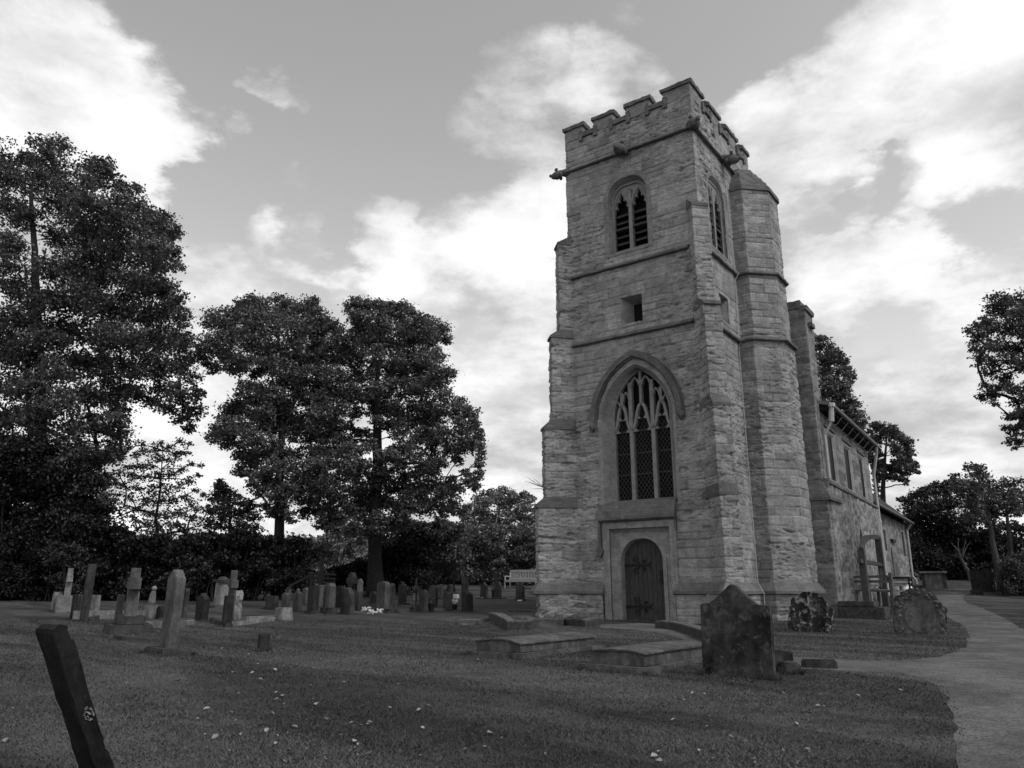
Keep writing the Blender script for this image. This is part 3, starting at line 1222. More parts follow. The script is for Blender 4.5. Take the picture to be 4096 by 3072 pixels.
# stair turret cap: three stepped tiers against the tower wall
mb = MB()
for z0, z1, e0, e1 in [(13.05, 13.20, .06, .05), (13.20, 13.42, .0, -.07), (13.42, 13.64, -.15, -.22), (13.64, 13.86, -.30, -.37), (13.86, 14.12, -.45, -.55)]:
    a, b_ = tur_pts(*TUR_HI, ex=e0), tur_pts(*TUR_HI, ex=e1)
    cen = np.array([2.2, 3.9])
    fix = lambda P_: [np.array([max(2.19, q[0]), q[1]]) for q in P_]
    a, b_ = fix(a), fix(b_)
    V = [(q[0], q[1], z0) for q in a] + [(q[0], q[1], z1) for q in b_]
    k = len(a)
    mb.add(V, [(i, (i + 1) % k, (i + 1) % k + k, i + k) for i in range(k)] + [tuple(range(k - 1, -1, -1)), tuple(range(k, 2 * k))])
mb.build('turret_cap', M_COPING, CH, rough=.018, sub=2, seed=6)


# gargoyles
def gargoyle(base, d, ln=.55, sz=.15):
    mb = MB()
    d = Vector(d).normalized()
    p0 = Vector(base) - d * .15
    pts = [p0 + d * (ln + .15) * t + Vector((0, 0, .05 * math.sin(t * 5) - .06 * t)) for t in (0, .25, .45, .6, .75, .9, 1.0)]
    mb.tube(pts, [sz, sz * 1.05, sz * .8, sz * 1.0, sz * 1.15, sz * .8, sz * .45], 8)
    side = d.cross(Vector((0, 0, 1)))
    h = p0 + d * (ln + .15) * .74
    for q in (-1, 1):
        mb.ball(h + side * q * sz * .8 + Vector((0, 0, sz * .75)), sz * .45, n=6, m=4)
        mb.ball(p0 + d * (ln + .15) * .5 + side * q * sz * .8 - Vector((0, 0, sz * .8)), sz * .5, 1, 1, 1.3, n=6, m=4)
    mb.ball(h + d * sz * 1.4 - Vector((0, 0, sz * .55)), sz * .5, n=6, m=4)
    return mb.build('gargoyle', M_STRING, CH, rough=.03, sub=1, smooth=True, seed=int(base[0] * 10) + 30)


gargoyle((-2.2, 0, 13.95), (-1, -.55, 0), .46, .13)
gargoyle((-.07, 0, 13.98), (0, -1, -.05), .50, .16)
gargoyle((2.2, 0, 14.05), (1, -1, 0), .30, .15)
gargoyle((2.2, 2.3, 13.98), (1, 0, -.05), .55, .15)
gargoyle((-2.2, 2.5, 13.98), (-1, 0, -.05), .55, .15)
# lightning conductor down the south wall
mb = MB()
mb.tube([(2.225, 2.35, 13.9), (2.225, 2.48, 12.5), (2.225, 2.60, 10.35), (2.33, 2.66, 10.2), (2.225, 2.60, 10.0), (2.225, 2.46, 8.1), (2.33, 2.46, 7.98), (2.225, 2.42, 7.8), (2.235, 2.36, 1.0), (2.40, 2.3, .7), (2.36, 2.3, -.5)], .011, 5)
mb.build('lightning_conductor', M_PIPE, CH)

# ------------------------------------------------------------------ west window
BL = lambda c, hw, z0, spring, apex, n=14: [(c - hw, z0)] + parch(c, hw, spring, apex, n) + [(c + hw, z0)]
fr = MB()
outer0 = BL(WC, 1.21, 3.02, 5.5, 7.18)
outer = BL(WC, 1.12, 3.02, 5.5, 7.06)
inner = BL(WC + .02, .90, 3.19, 5.57, 6.98)
fr.plate(outer0, [outer], -.004, .03, MW)
fr.loft([MW(u, v, -.0035) for u, v in outer], [MW(u, v, .12) for u, v in BL(WC, 1.06, 3.06, 5.5, 6.99)])
fr.loft([MW(u, v, .12) for u, v in BL(WC, 1.06, 3.06, 5.5, 6.99)], [MW(u, v, .33) for u, v in inner])
win = fr.build('west_window', M_DRESS, CH)
gl = MB().prism(BL(WC + .02, .93, 3.1, 5.57, 7.0), .44, .47, MW).build('pane', M_GLASS, win)
tr = MB()
c0 = WC + .02
m1, m2 = c0 - .32, c0 + .36
m1, m2 = c0 - .34, c0 + .34
B = lambda pts, wd_: tr.bar(pts, wd_, .31, .45, MW)
for mx in (m1, m2):
    B([(mx, 3.19), (mx, 6.62)], .115)
B([(c0 - .885, 3.19), (c0 - .885, 5.57)], .05)
B([(c0 + .885, 3.19), (c0 + .885, 5.57)], .05)
tr.bar(parch(c0, .90, 5.57, 6.98, 16), .07, .30, .45, MW)
tr.bar([(c0 - .92, 3.17), (c0 + .92, 3.17)], .10, .28, .45, MW)
for lc, hw in ((c0 - .62, .28), (c0, .34), (c0 + .62, .28)):
    zs = 5.22
    zt = 5.95
    for sgn in (-1, 1):
        pts = []
        for i in range(11):                              # ogee: convex shoulder, concave point
            t = i / 10
            xx_ = hw * (1 - t)
            zz_ = zs + (zt - zs) * (t - .16 * math.sin(2 * math.pi * t))
            pts.append((lc + sgn * xx_, zz_))
        B(pts, .075)
        # cusps
        for t, ln in ((.20, .13), (.52, .12)):
            cx_ = lc + sgn * hw * (1 - t)
            cz_ = zs + (zt - zs) * (t - .16 * math.sin(2 * math.pi * t))
            tip = (cx_ - sgn * ln, cz_ - .09)
            tr.prism([(cx_ + sgn * .03, cz_ + .10), (cx_ + sgn * .03, cz_ - .10), tip], .33, .43, MW)
    top = 6.92 if abs(lc - c0) < .1 else 6.36
    B([(lc, zt - .03), (lc, top)], .08)
    # little heads of the upper lights
    for sgn in (-1, 1):
        hw2 = hw / 2
        c2 = lc + sgn * hw2
        hz = (6.50 if abs(lc - c0) < .1 else 6.10)
        if abs(lc - c0) > .1 and sgn * (lc - c0) > 0:
            hz = 5.86
        pts = [(c2 - hw2 + .03, hz), (c2 - hw2 * .5, hz + .16), (c2, hz + .25), (c2 + hw2 * .5, hz + .16), (c2 + hw2 - .03, hz)]
        B(pts, .05)
tr.build('tracery', M_MULL, win)
# leaded lights: a diamond lattice with saddle bars
for a_, b_ in ((c0 - .87, m1 - .06), (m1 + .06, m2 - .06), (m2 + .06, c0 + .87)):
    ld = MB()
    z0_, z1_ = 3.22, 6.3
    sx, sz = .118, .165
    for sgn in (-1, 1):
        k = -60
        while k < 60:
            # line: u = a_ + k*sx + sgn*(z - z0)*sx/sz
            pts = []
            za, zb = z0_, 5.86
            ua, ub = a_ + k * sx, a_ + k * sx + sgn * (zb - za) * sx / sz
            lo, hi = 0.0, 1.0
            du = ub - ua
            for lim, s_ in ((a_, 1), (b_, -1)):
                q0 = s_ * (ua - lim)
                q1 = s_ * (ub - lim)
                if q0 < 0 and q1 < 0: lo, hi = 1, 0
                elif q0 < 0: lo = max(lo, -q0 / (q1 - q0))
                elif q1 < 0: hi = min(hi, q0 / (q0 - q1))
            if hi - lo > .01:
                ld.bar([(ua + du * lo, za + (zb - za) * lo), (ua + du * hi, za + (zb - za) * hi)], .009, .425, .438, MW)
            k += 1
    for zz_ in (3.95, 4.55, 5.2):
        ld.bar([(a_, zz_), (b_, zz_)], .02, .41, .436, MW)
    ld.bar([(a_ + .008, z0_), (a_ + .008, 5.3)], .018, .415, .44, MW)
    ld.bar([(b_ - .008, z0_), (b_ - .008, 5.3)], .018, .415, .44, MW)
    ld.build('leading', M_LEAD, win)
hm = MB()
hood = [(WC - 1.36, 5.42)] + parch(WC, 1.36, 5.5, 7.36, 18) + [(WC + 1.36, 5.42)]
hm.bar(hood, .15, -.13, .02, MW)
hm.bar(hood, .24, -.06, .02, MW)
hm.ball(MW(WC - 1.38, 5.38, -.07), .12, 1, 1, 1.2, rough=.3)
hm.ball(MW(WC + 1.38, 5.38, -.07), .12, 1, 1, 1.2, rough=.3)
hm.build('hood_mould', M_STRING, win, rough=.01, sub=1)
# sloping sill that doubles as the hood of the door
sl = MB()
prof = [(.20, 3.20), (-.02, 3.10), (-.17, 2.74), (-.17, 2.66), (-.06, 2.60), (.20, 2.60)]
xa, xb = -1.30, 1.02
V = [(xa, d_, z_) for d_, z_ in prof] + [(xb, d_, z_) for d_, z_ in prof]
k = len(prof)
sl.add(V, [(i, (i + 1) % k, (i + 1) % k + k, i + k) for i in range(k)] + [tuple(range(k)), tuple(range(2 * k - 1, k - 1, -1))])
sl.build('sloping_sill', M_SILL, win, rough=.018, sub=3)

# ------------------------------------------------------------------ west door
DC = -.13
sur = MB()
rect0 = [(-1.22, -.12), (-1.22, 2.60), (.98, 2.60), (.98, -.12)]
rect1 = [(-1.01, -.12), (-1.01, 2.42), (.79, 2.42), (.79, -.12)]
rect2 = [(-.93, -.12), (-.93, 2.30), (.70, 2.30), (.70, -.12)]
arch = [(DC - .62, -.12)] + tudor(DC, .62, 1.62, 2.15) + [(DC + .62, -.12)]
sur.plate(rect0, [rect1], -.03, .02, MW)
sur.loft([MW(u, v, -.029) for u, v in rect1], [MW(u, v, .06) for u, v in rect1])
sur.loft([MW(u, v, .06) for u, v in rect1], [MW(u, v, .13) for u, v in rect2])
sur.plate(rect2, [arch], .13, .16, MW)
arch2 = [(DC - .60, -.12)] + tudor(DC, .60, 1.60, 2.09) + [(DC + .60, -.12)]
sur.loft([MW(u, v, .13) for u, v in arch], [MW(u, v, .40) for u, v in arch2])
for xx_ in (-1.12, .86):
    sur.bar([(xx_, -.1), (xx_, 2.5)], .045, -.045, .0, MW)
dsur = sur.build('door_surround', M_DRESS, CH)
for dx in (-.80, .585):
    MB().bar([(dx, -.1), (dx, 1.62)], .05, .10, .14, MW).build('jamb_roll', M_DRESS, dsur)
hd = MB()
hd.bar([(-1.30, 1.85), (-1.30, 2.63)], .075, -.085, .0, MW)
hd.prism([(-1.30, 2.02), (-1.42, 1.84), (-1.30, 1.64), (-1.18, 1.84)], -.10, .0, MW)
MB().bar([(.99, 2.30), (.99, 2.62)], .06, -.07, .0, MW).build('label_mould', M_STRING, dsur, rough=.008, sub=1)
hd.build('label_mould', M_STRING, dsur, rough=.008, sub=1)
dr = MB()
nb = 9
for i in range(nb):                                        # vertical boards, clipped to the arch
    u0 = DC - .61 + 1.22 * i / nb + .004
    u1 = DC - .61 + 1.22 * (i + 1) / nb - .004

    def ztop(u):
        A = tudor(DC, .61, 1.61, 2.11)
        for p_, q_ in zip(A[:-1], A[1:]):
            if p_[0] <= u <= q_[0] + 1e-9:
                return p_[1] + (q_[1] - p_[1]) * ((u - p_[0]) / max(1e-9, q_[0] - p_[0]))
        return 1.61
    dd = .30 + random.uniform(-.004, .004)
    dr.prism([(u0, .02), (u1, .02), (u1, ztop(u1)), ((u0 + u1) / 2, ztop((u0 + u1) / 2)), (u0, ztop(u0))], dd, dd + .05, MW)
dr.prism([(DC - .61, -.1), (DC + .61, -.1), (DC + .61, 1.6), (DC, 2.1), (DC - .61, 1.6)], .355, .37, MW)
door = dr.build('west_door', M_TIMBER, CH)
for hz in (.36, 1.44):
    h_ = MB()
    h_.bar([(DC - .60, hz), (DC + .12, hz)], .055, .275, .295, MW)

    def scroll(cx_, cz_, rr, sgn, d0=.276):
        pts = []
        for i in range(17):
            t = i / 16
            a = math.pi * (.5 * 1 + 2.4 * t)
            q = rr * (1 - .72 * t)
            pts.append((cx_ + q * math.cos(a), cz_ + sgn * q * math.sin(a)))
        h_.bar(pts, .022, d0, .296, MW)
    for sgn in (-1, 1):
        h_.bar([(DC - .14, hz), (DC - .17, hz + sgn * .08), (DC - .24, hz + sgn * .085)], .022, .276, .296, MW)
        scroll(DC - .245, hz + sgn * .165, .095, -sgn)
        scroll(DC + .005, hz + sgn * .105, .055, -sgn)
        h_.bar([(DC + .10, hz), (DC + .16, hz + sgn * .03), (DC + .175, hz + sgn * .08)], .022, .276, .296, MW)
    h_.build('hinge', M_IRON, door)
lk = MB().box(DC + .46, DC + .60, .25, .30, 1.05, 1.30)
lk.tube([MW(DC + .50 + .045 * math.cos(a), 1.0 + .045 * math.sin(a), .25) for a in np.linspace(0, 2 * math.pi, 13)], .008, 5)
lk.build('lock_box', M_IRON, door)
MB().box(-.95, .72, -.12, .42, -.22, -.02).build('door_step', M_SILL, CH, rough=.012, sub=2)


# ------------------------------------------------------------------ belfry windows and loops
def belfry(c, M, name, z0, spring, apex):
    o_ = MB()
    A0 = BL(c, .80, z0 - .08, spring, apex + .14, 12)
    A1 = BL(c, .66, z0, spring, apex + .0, 12)
    A2 = BL(c, .60, z0 + .10, spring - .02, apex - .13, 12)
    o_.plate(A0, [A1], -.008, .03, M)
    o_.loft([M(u, v, -.0075) for u, v in A1], [M(u, v, .22) for u, v in A2])
    ob = o_.build(name, M_TOWER, CH)
    MB().prism(BL(c, .64, z0, spring, apex - .08), .52, .55, M).build('dark_opening', M_DARK, ob)
    t_ = MB()
    t_.bar([(c, z0 + .08), (c, apex - .35)], .11, .20, .36, M)
    t_.bar(parch(c, .60, spring - .02, apex - .13, 12), .10, .19, .36, M)
    t_.bar([(c - .60, z0 + .08), (c - .60, spring)], .09, .19, .36, M)
    t_.bar([(c + .60, z0 + .08), (c + .60, spring)], .09, .19, .36, M)
    t_.bar([(c - .62, z0 + .07), (c + .62, z0 + .07)], .09, .17, .36, M)
    lights = []
    s0 = spring - .42
    half = [(-1, s0), (-.97, s0 + .10), (-.60, s0 + .15), (-.74, s0 + .27), (-.52, s0 + .37), (-.26, s0 + .35), (-.30, s0 + .45), (0, s0 + .62)]
    for lc in (c - .30, c + .30):
        hw = .255
        lights.append([(lc - hw, z0 + .14)] + [(lc + q * hw, z) for q, z in half] + [(lc - q * hw, z) for q, z in half[::-1][1:]] + [(lc + hw, z0 + .14)])
    eye = [(c, spring + .02), (c - .10, spring + .20), (c, spring + .30), (c + .10, spring + .20)]
    t_.plate(BL(c, .585, z0 + .10, spring - .02, apex - .15, 12), lights + [eye], .24, .36, M)
    for lc in (c - .30, c + .30):
        t_.bar([(lc - .265, z0 + .14), (lc - .265, s0)] + [(lc + q * .27, z + .04) for q, z in ((-.98, s0 + .1), (-.75, s0 + .33), (-.35, s0 + .53), (0, s0 + .66))], .05, .205, .25, M)
        t_.bar([(lc + .265, z0 + .14), (lc + .265, s0)] + [(lc - q * .27, z + .04) for q, z in ((-.98, s0 + .1), (-.75, s0 + .33), (-.35, s0 + .53), (0, s0 + .66))], .05, .205, .25, M)
    t_.build('tracery', M_MULL, ob)
    l_ = MB()
    for lc in (c - .30, c + .30):
        zz_ = z0 + .22
        k_ = 0
        while zz_ < spring - .28:
            th = .03
            V = [M(lc - .26, zz_ - .10, .30), M(lc + .26, zz_ - .10, .30), M(lc + .26, zz_ + .06, .48), M(lc - .26, zz_ + .06, .48)]
            V2 = [M(lc - .26, zz_ - .10 + th, .30), M(lc + .26, zz_ - .10 + th, .30), M(lc + .26, zz_ + .06 + th, .48), M(lc - .26, zz_ + .06 + th, .48)]
            l_.add(V + V2, [(0, 1, 2, 3), (4, 5, 6, 7), (0, 1, 5, 4), (1, 2, 6, 5), (2, 3, 7, 6), (3, 0, 4, 7)])
            zz_ += .235
            k_ += 1
        l_.bar([(lc - .27, z0 + .86), (lc + .27, z0 + .86)], .07, .22, .44, M)
    l_.build('louvre', M_LOUVRE, ob)


belfry(-.04, MW, 'belfry_window', 10.64, 12.50, 13.08)
belfry(1.55, lambda u, v, d: MS(u, v, d * .5), 'belfry_window', 10.52, 12.40, 12.98)
for c, M, zt in ((-.04, MW, 9.16), (1.52, MS, 9.11)):
    lp = MB()
    A = [(c - .345, 8.32), (c - .345, zt), (c + .345, zt), (c + .345, 8.32)]
    Bq = [(c - .12, 8.32), (c - .12, zt - .14), (c + .14, zt - .14), (c + .14, 8.32)]
    lp.loft([M(u, v, -.002) for u, v in A], [M(u, v, .42) for u, v in Bq])
    lo_ = lp.build('loop_window', M_DRESS, CH)
    MB().prism(Bq, .415, .43, M).build('dark_opening', M_DARK, lo_)

# ------------------------------------------------------------------ nave
NA = R(2.44)
NQ = np.array([3.6, 4.9])
e2 = np.array([-math.sin(NA), math.cos(NA)])
s2 = np.array([math.cos(NA), math.sin(NA)])


def NP(s, t):
    return NQ + e2 * t + s2 * s


MN = lambda u, v, d: (*(NP(-d, u)), v)         # nave south wall: u = t along, d = depth
n_holes = []


def nhole(t0, t1, z0, z1, s):
    def fn(x, y, z):
        q = np.stack([x - NQ[0], y - NQ[1]], -1)
        tt = q @ e2
        ss = q @ s2
        return (np.abs(ss - s) < .03) & (tt > t0) & (tt < t1) & (z > z0) & (z < z1)
    return ('N', fn)


NWIN = [(1.0, 2.30, 4.12, 5.70), (3.79, 5.06, 4.12, 5.70), (6.59, 7.64, 4.12, 5.70)]
holes = [nhole(a, b_, c, d, 0.0) for a, b_, c, d in NWIN]
stone_ring('nave_wall', [NP(-1.2, .3), NP(0, .3), NP(0, 8.85), NP(-1.0, 8.85)], 3.95, 6.4, M_NAVE, CH, holes, res=.05, seed=21, strata=.4, amp=.6)
stone_ring('nave_wall', [NP(-1.2, .18), NP(.12, .18), NP(.12, 8.95), NP(-1.0, 8.95)], -.8, 3.95, M_NAVE, CH, [nhole(3.95, 4.97, -1, 2.0, .12), ('N', lambda x, y, z: (np.abs((np.stack([x - NQ[0], y - NQ[1]], -1) @ s2) - .12) < .03) & in_arch(4.46, .51, 1.95, 2.86, -1)(np.stack([x - NQ[0], y - NQ[1]], -1) @ e2, z))],
           res=.05, seed=22, rubble=.8)
mb = MB()
moulding(mb, [NP(.0, .25), NP(.0, 8.9)], [(-.05, 4.10), (.0, 4.08), (.17, 3.94), (.17, 3.88), (.1, 3.86), (-.05, 3.86)], seed=7)
mb.build('nave_offset', M_COPING, CH)
MB().prism([NP(-.6, .5), NP(-.6, 8.5), NP(-7, 8.5), NP(-7, .5)], -.8, 6.2, lambda u, v, d: (u, v, d)).build('nave_core', M_DARK, CH)
for t0, t1, z0, z1 in NWIN:
    f_ = MB()
    ro = [(t0 - .10, z0 - .02), (t0 - .10, z1 + .10), (t1 + .10, z1 + .10), (t1 + .10, z0 - .02)]
    ri = [(t0 + .02, z0), (t0 + .02, z1 - .02), (t1 - .02, z1 - .02), (t1 - .02, z0)]
    f_.plate(ro, [ri], -.008, .03, MN)
    rj = [(t0 + .12, z0 + .06), (t0 + .12, z1 - .10), (t1 - .12, z1 - .10), (t1 - .12, z0 + .06)]
    f_.loft([MN(u, v, -.0075) for u, v in ri], [MN(u, v, .05) for u, v in rj])
    fo = f_.build('nave_window', M_DRESS, CH)
    MB().prism([(t0, z0), (t0, z1), (t1, z1), (t1, z0)], .06, .09, MN).build('pane', M_GLASS, fo)
    mu = MB()
    for k in ((1,) if t0 < 2 else ()):
        tt = t0 + (t1 - t0) * k / 3
        mu.bar([(tt, z0), (tt, z1 - .05)], .06, .03, .065, MN)
    if mu.v:
        mu.build('mullion', M_MULL, fo)
    MB().bar([(t0 - .12, z1 + .12), (t1 + .12, z1 + .12)], .07, -.06, .02, MN).build('label_mould', M_STRING, fo)
# south doorway
MND = lambda u, v, d: (*(NP(.12 - d, u)), v)
do = MB()
A0 = [(4.46 - .66, -.6)] + parch(4.46, .66, 1.95, 3.04, 10) + [(4.46 + .66, -.6)]
A1 = [(4.46 - .50, -.55)] + parch(4.46, .50, 1.95, 2.85, 10) + [(4.46 + .50, -.55)]
A2 = [(4.46 - .46, -.55)] + parch(4.46, .46, 1.95, 2.78, 10) + [(4.46 + .46, -.55)]
do.plate(A0, [A1], -.02, .02, MND)
do.loft([MND(u, v, -.019) for u, v in A1], [MND(u, v, .07) for u, v in A2])
sd_ = do.build('south_doorway', M_DRESS, CH)
MB().prism(A2, .065, .12, MND).build('south_door', M_TIMBER, sd_)
# nave roof, eaves gutter and brackets
NR = lambda u, v, d: (*(NP(u, d)), v)
MB().prism([(.30, 6.36), (.34, 6.46), (-3.6, 7.35), (-7.6, 6.46), (-7.6, 6.36), (-3.6, 7.20)], .5, 9.0, NR).build('nave_roof', M_LEADROOF, CH)
MB().prism([(.28, 6.20), (.28, 6.36), (-.12, 6.36), (-.12, 6.20)], .5, 9.0, NR).build('eaves_board', M_DARK, CH)
gu = MB().tube([(*NP(.36, .6), 6.36), (*NP(.36, 9.05), 6.36)], .075, 8).build('gutter', M_GUTTER, CH)
for k in range(8):
    tt = 1.2 + k * 1.0
    MB().tube([(*NP(.02, tt), 6.02), (*NP(.16, tt + .03), 6.06), (*NP(.30, tt), 6.22), (*NP(.36, tt), 6.27)], .014, 5).build('gutter_bracket', M_PIPE, gu)
dp = MB().tube([(*NP(.34, .62), 6.42), (*NP(.34, .62), 6.30)], .13, 8).tube([(*NP(.34, .62), 6.30), (*NP(.30, .64), 5.85)], .085, 8).tube([(*NP(.30, .64), 5.85), (*NP(.06, .66), 5.45), (*NP(.06, .66), 4.1)], .045, 8)
dp.build('downpipe', M_PIPE, CH)
dp = MB().tube([(*NP(.36, 8.8), 6.28), (*NP(.32, 8.92), 6.05), (*NP(.10, 9.05), 5.2), (*NP(.10, 9.1), 5.0), (*NP(.10, 9.1), .6)], .055, 8)
dp.tube([(*NP(.10, 9.1), 3.35), (*NP(.10, 9.1), 3.45)], .075, 8)
dp.build('downpipe', M_PIPE, CH)
# corner pier and buttress where nave meets turret
stone_ring('nave_pier', [(3.0, 6.4), (3.0, 5.05), (3.56, 5.05), (3.56, 5.9), (3.0, 5.9)], 3.4, 9.55, M_TRIM, CH, res=.04, seed=31)
MB().box(3.02, 3.52, 5.1, 5.86, -.5, 9.5).build('pier_core', M_DARK, CH)
pt = MB().box(2.98, 3.44, 5.02, 5.6, 9.55, 9.82).box(3.40, 3.62, 5.02, 5.9, 9.45, 9.62).box(3.54, 3.68, 5.25, 5.6, 8.95, 9.10)
pt.build('pier_coping', M_COPING, CH, rough=.03, sub=2)
stone_ring('nave_buttress', [(2.9, 5.6), (2.9, 4.86), (3.68, 4.86), (3.72, 6.3), (3.5, 6.3)], -.8, 3.42, M_TRIM, CH, res=.04, seed=33)
bw_ = MB().add([(2.88, 4.82, 3.38), (3.78, 4.82, 3.38), (3.78, 6.32, 3.38), (2.88, 6.32, 3.38), (2.88, 4.90, 4.0), (3.50, 5.05, 4.0), (3.50, 6.2, 4.0), (2.88, 6.2, 4.0), (2.88, 4.82, 3.46), (3.78, 4.82, 3.46), (3.78, 6.32, 3.46), (2.88, 6.32, 3.46)],
               [(3, 2, 1, 0), (0, 1, 9, 8), (1, 2, 10, 9), (2, 3, 11, 10), (8, 9, 5, 4), (9, 10, 6, 5), (10, 11, 7, 6), (4, 5, 6, 7)])
bw_.build('buttress_weathering', M_STRING, CH, rough=.02, sub=2)

# ------------------------------------------------------------------ chancel
MC = lambda u, v, d: (*(NP(-.4 - d, u)), v)
CW = [(13.1, 13.75, 2.45, 3.40), (18.8, 19.75, 2.42, 3.66)]
ch_h = [nhole(a, b_, c, d, -.4) for a, b_, c, d in CW] + [('N', lambda x, y, z: (np.abs((np.stack([x - NQ[0], y - NQ[1]], -1) @ s2) + .4) < .03) & in_arch(14.9, .26, 2.3, 2.78, 1.40)(np.stack([x - NQ[0], y - NQ[1]], -1) @ e2, z))]
stone_ring('chancel_wall', [NP(-.4, 8.2), NP(-.4, 20.7), NP(-3.0, 20.7)], .2, 4.15, M_NAVE, CH, ch_h, res=.06, seed=41, strata=.3, amp=.5)
mb = MB()
moulding(mb, [NP(-.4, 8.9), NP(-.4, 20.7), NP(-2.5, 20.7)], [(-.05, 1.45), (.0, 1.43), (.12, 1.32), (.12, .2), (-.05, .2)], seed=9)
mb.build('chancel_plinth', M_NAVE, CH)
MB().prism([NP(-.8, 8.4), NP(-.8, 20.4), NP(-6.5, 20.4), NP(-6.5, 8.4)], 0, 4.1, lambda u, v, d: (u, v, d)).build('chancel_core', M_DARK, CH)
for a_, b_, c_, d_ in CW:
    f_ = MB()
    ro = [(a_ - .1, c_ - .08), (a_ - .1, d_ + .1), (b_ + .1, d_ + .1), (b_ + .1, c_ - .08)]
    ri = [(a_ + .02, c_ + .02), (a_ + .02, d_ - .02), (b_ - .02, d_ - .02), (b_ - .02, c_ + .02)]
    f_.plate(ro, [ri], -.01, .03, MC)
    f_.loft([MC(u, v, -.009) for u, v in ri], [MC(u, v, .06) for u, v in ri])
    f_.bar([((a_ + b_) / 2, c_), ((a_ + b_) / 2, d_)], .08, .03, .07, MC)
    fo = f_.build('chancel_window', M_DRESS, CH)
    MB().prism(ri, .062, .09, MC).build('pane', M_GLASS, fo)
f_ = MB()
L0 = [(14.9 - .36, 1.34)] + parch(14.9, .36, 2.3, 2.92, 8) + [(14.9 + .36, 1.34)]
L1 = [(14.9 - .24, 1.42)] + parch(14.9, .24, 2.3, 2.75, 8) + [(14.9 + .24, 1.42)]
f_.plate(L0, [L1], -.01, .03, MC)
f_.loft([MC(u, v, -.009) for u, v in L1], [MC(u, v, .06) for u, v in L1])
fo = f_.build('lancet_window', M_DRESS, CH)
MB().prism(L1, .062, .09, MC).build('pane', M_GLASS, fo)
MB().box(-.5, .5, -.1, .12, 0, .12, Matrix.Translation((*NP(-.4, 15.6), 2.95)) @ Matrix.Rotation(NA + math.pi / 2, 4, 'Z')).build('wall_bracket', M_IRON, CH)
CR = lambda u, v, d: (*(NP(u, d)), v)
MB().prism([(-.40, 4.10), (-.40, 4.44), (-.9, 4.80), (-.9, 4.10)], 8.6, 20.68, CR).build('eaves_board', M_DARK, CH)
pr = [(-.10, 4.14), (-.10, 4.26), (-3.9, 7.75), (-7.7, 4.26), (-7.7, 4.14), (-3.9, 7.62)]
MB().prism(pr, 9.02, 21.0, CR).build('chancel_roof', M_TILE, CH, rough=.02, sub=0)
tl = MB()
for k in range(26):                                         # courses of tiles
    f0 = k / 26
    u = -.10 - 3.8 * f0
    v = 4.265 + 3.49 * f0
    tl.prism([(u, v), (u + .012, v + .05), (u - .16, v + .175), (u - .16, v + .13)], 9.05, 20.98, CR)
tl.build('tile_courses', M_TILE, CH)
MB().prism([(-.9, 4.2), (-3.9, 7.55), (-6.9, 4.2)], 20.4, 20.7, CR).build('chancel_gable', M_NAVE, CH)
MB().tube([(*NP(-.02, 9.1), 4.17), (*NP(-.02, 21.0), 4.17)], .06, 8).build('gutter', M_GUTTER, CH)
MB().tube([(*NP(-.06, 20.55), 4.12), (*NP(-.30, 20.55), 3.8), (*NP(-.32, 20.55), 1.5), (*NP(-.18, 20.55), 1.3), (*NP(-.18, 20.55), .4)], .055, 8).build('downpipe', M_PIPE, CH)

# ------------------------------------------------------------------ gravestones (they all face west, as the church does)
ML = lambda u, v, d: (u, d, v)


def outline(kind, w_, h):
    a = w_ / 2
    if kind == 'flat':
        return [(-a, 0), (-a, h), (a, h), (a, 0)]
    if kind == 'round':
        r_ = min(a, h * .45)
        k = .38 * w_
        return [(-a, 0)] + [(-a * math.cos(t), h - k + k * math.sin(t)) for t in np.linspace(0, math.pi, 15)] + [(a, 0)]
    if kind == 'segment':
        k = .14 * w_ + .03
        return [(-a, 0)] + [(-a * math.cos(t), h - k + k * math.sin(t)) for t in np.linspace(0, math.pi, 13)] + [(a, 0)]
    if kind == 'gothic':
        return [(-a, 0)] + parch(0, a, h - 1.25 * a, h, 7) + [(a, 0)]
    if kind == 'peak':
        return [(-a, 0), (-a, h - .32 * w_), (0, h), (a, h - .32 * w_), (a, 0)]
    if kind == 'cham':
        c = .22 * w_
        return [(-a, 0), (-a, h - c), (-a + c, h), (a - c, h), (a, h - c), (a, 0)]
    if kind == 'shoulder':
        s_ = .20 * w_
        k = .16 * w_
        top = [(-(a - s_) * math.cos(t), h - k + k * math.sin(t)) for t in np.linspace(0, math.pi, 11)]
        return [(-a, 0), (-a, h - k - .05), (-a + s_ * .9, h - k - .05)] + top + [(a - s_ * .9, h - k - .05), (a, h - k - .05), (a, 0)]
    if kind == 'ogee':
        pts = []
        for t in np.linspace(0, 1, 9):
            x = -a * (1 - t)
            pts.append((x, h - .30 * w_ * (1 - t) ** 1.0 + .05 * w_ * math.sin(2 * math.pi * t)))
        return [(-a, 0)] + pts + [(-x, z) for x, z in pts[::-1][1:]] + [(a, 0)]
    raise KeyError(kind)


def toward(X, Y):
    v_ = np.array([-X, -Y, 0.0])
    return v_ / np.linalg.norm(v_)


def spot(px, py, yaw=0.0):
    g_ = on_ground(px, py)
    t = toward(g_[0], g_[1])
    c_, s_ = math.cos(R(yaw)), math.sin(R(yaw))
    rot = lambda v_: np.array([v_[0] * c_ - v_[1] * s_, v_[0] * s_ + v_[1] * c_, 0])
    return g_, max(.12, t @ rot(-_E)), max(.1, t @ rot(_S))


def hof(px, py_top, g_):
    return at(px, py_top, g_[1])[2] - g_[2]


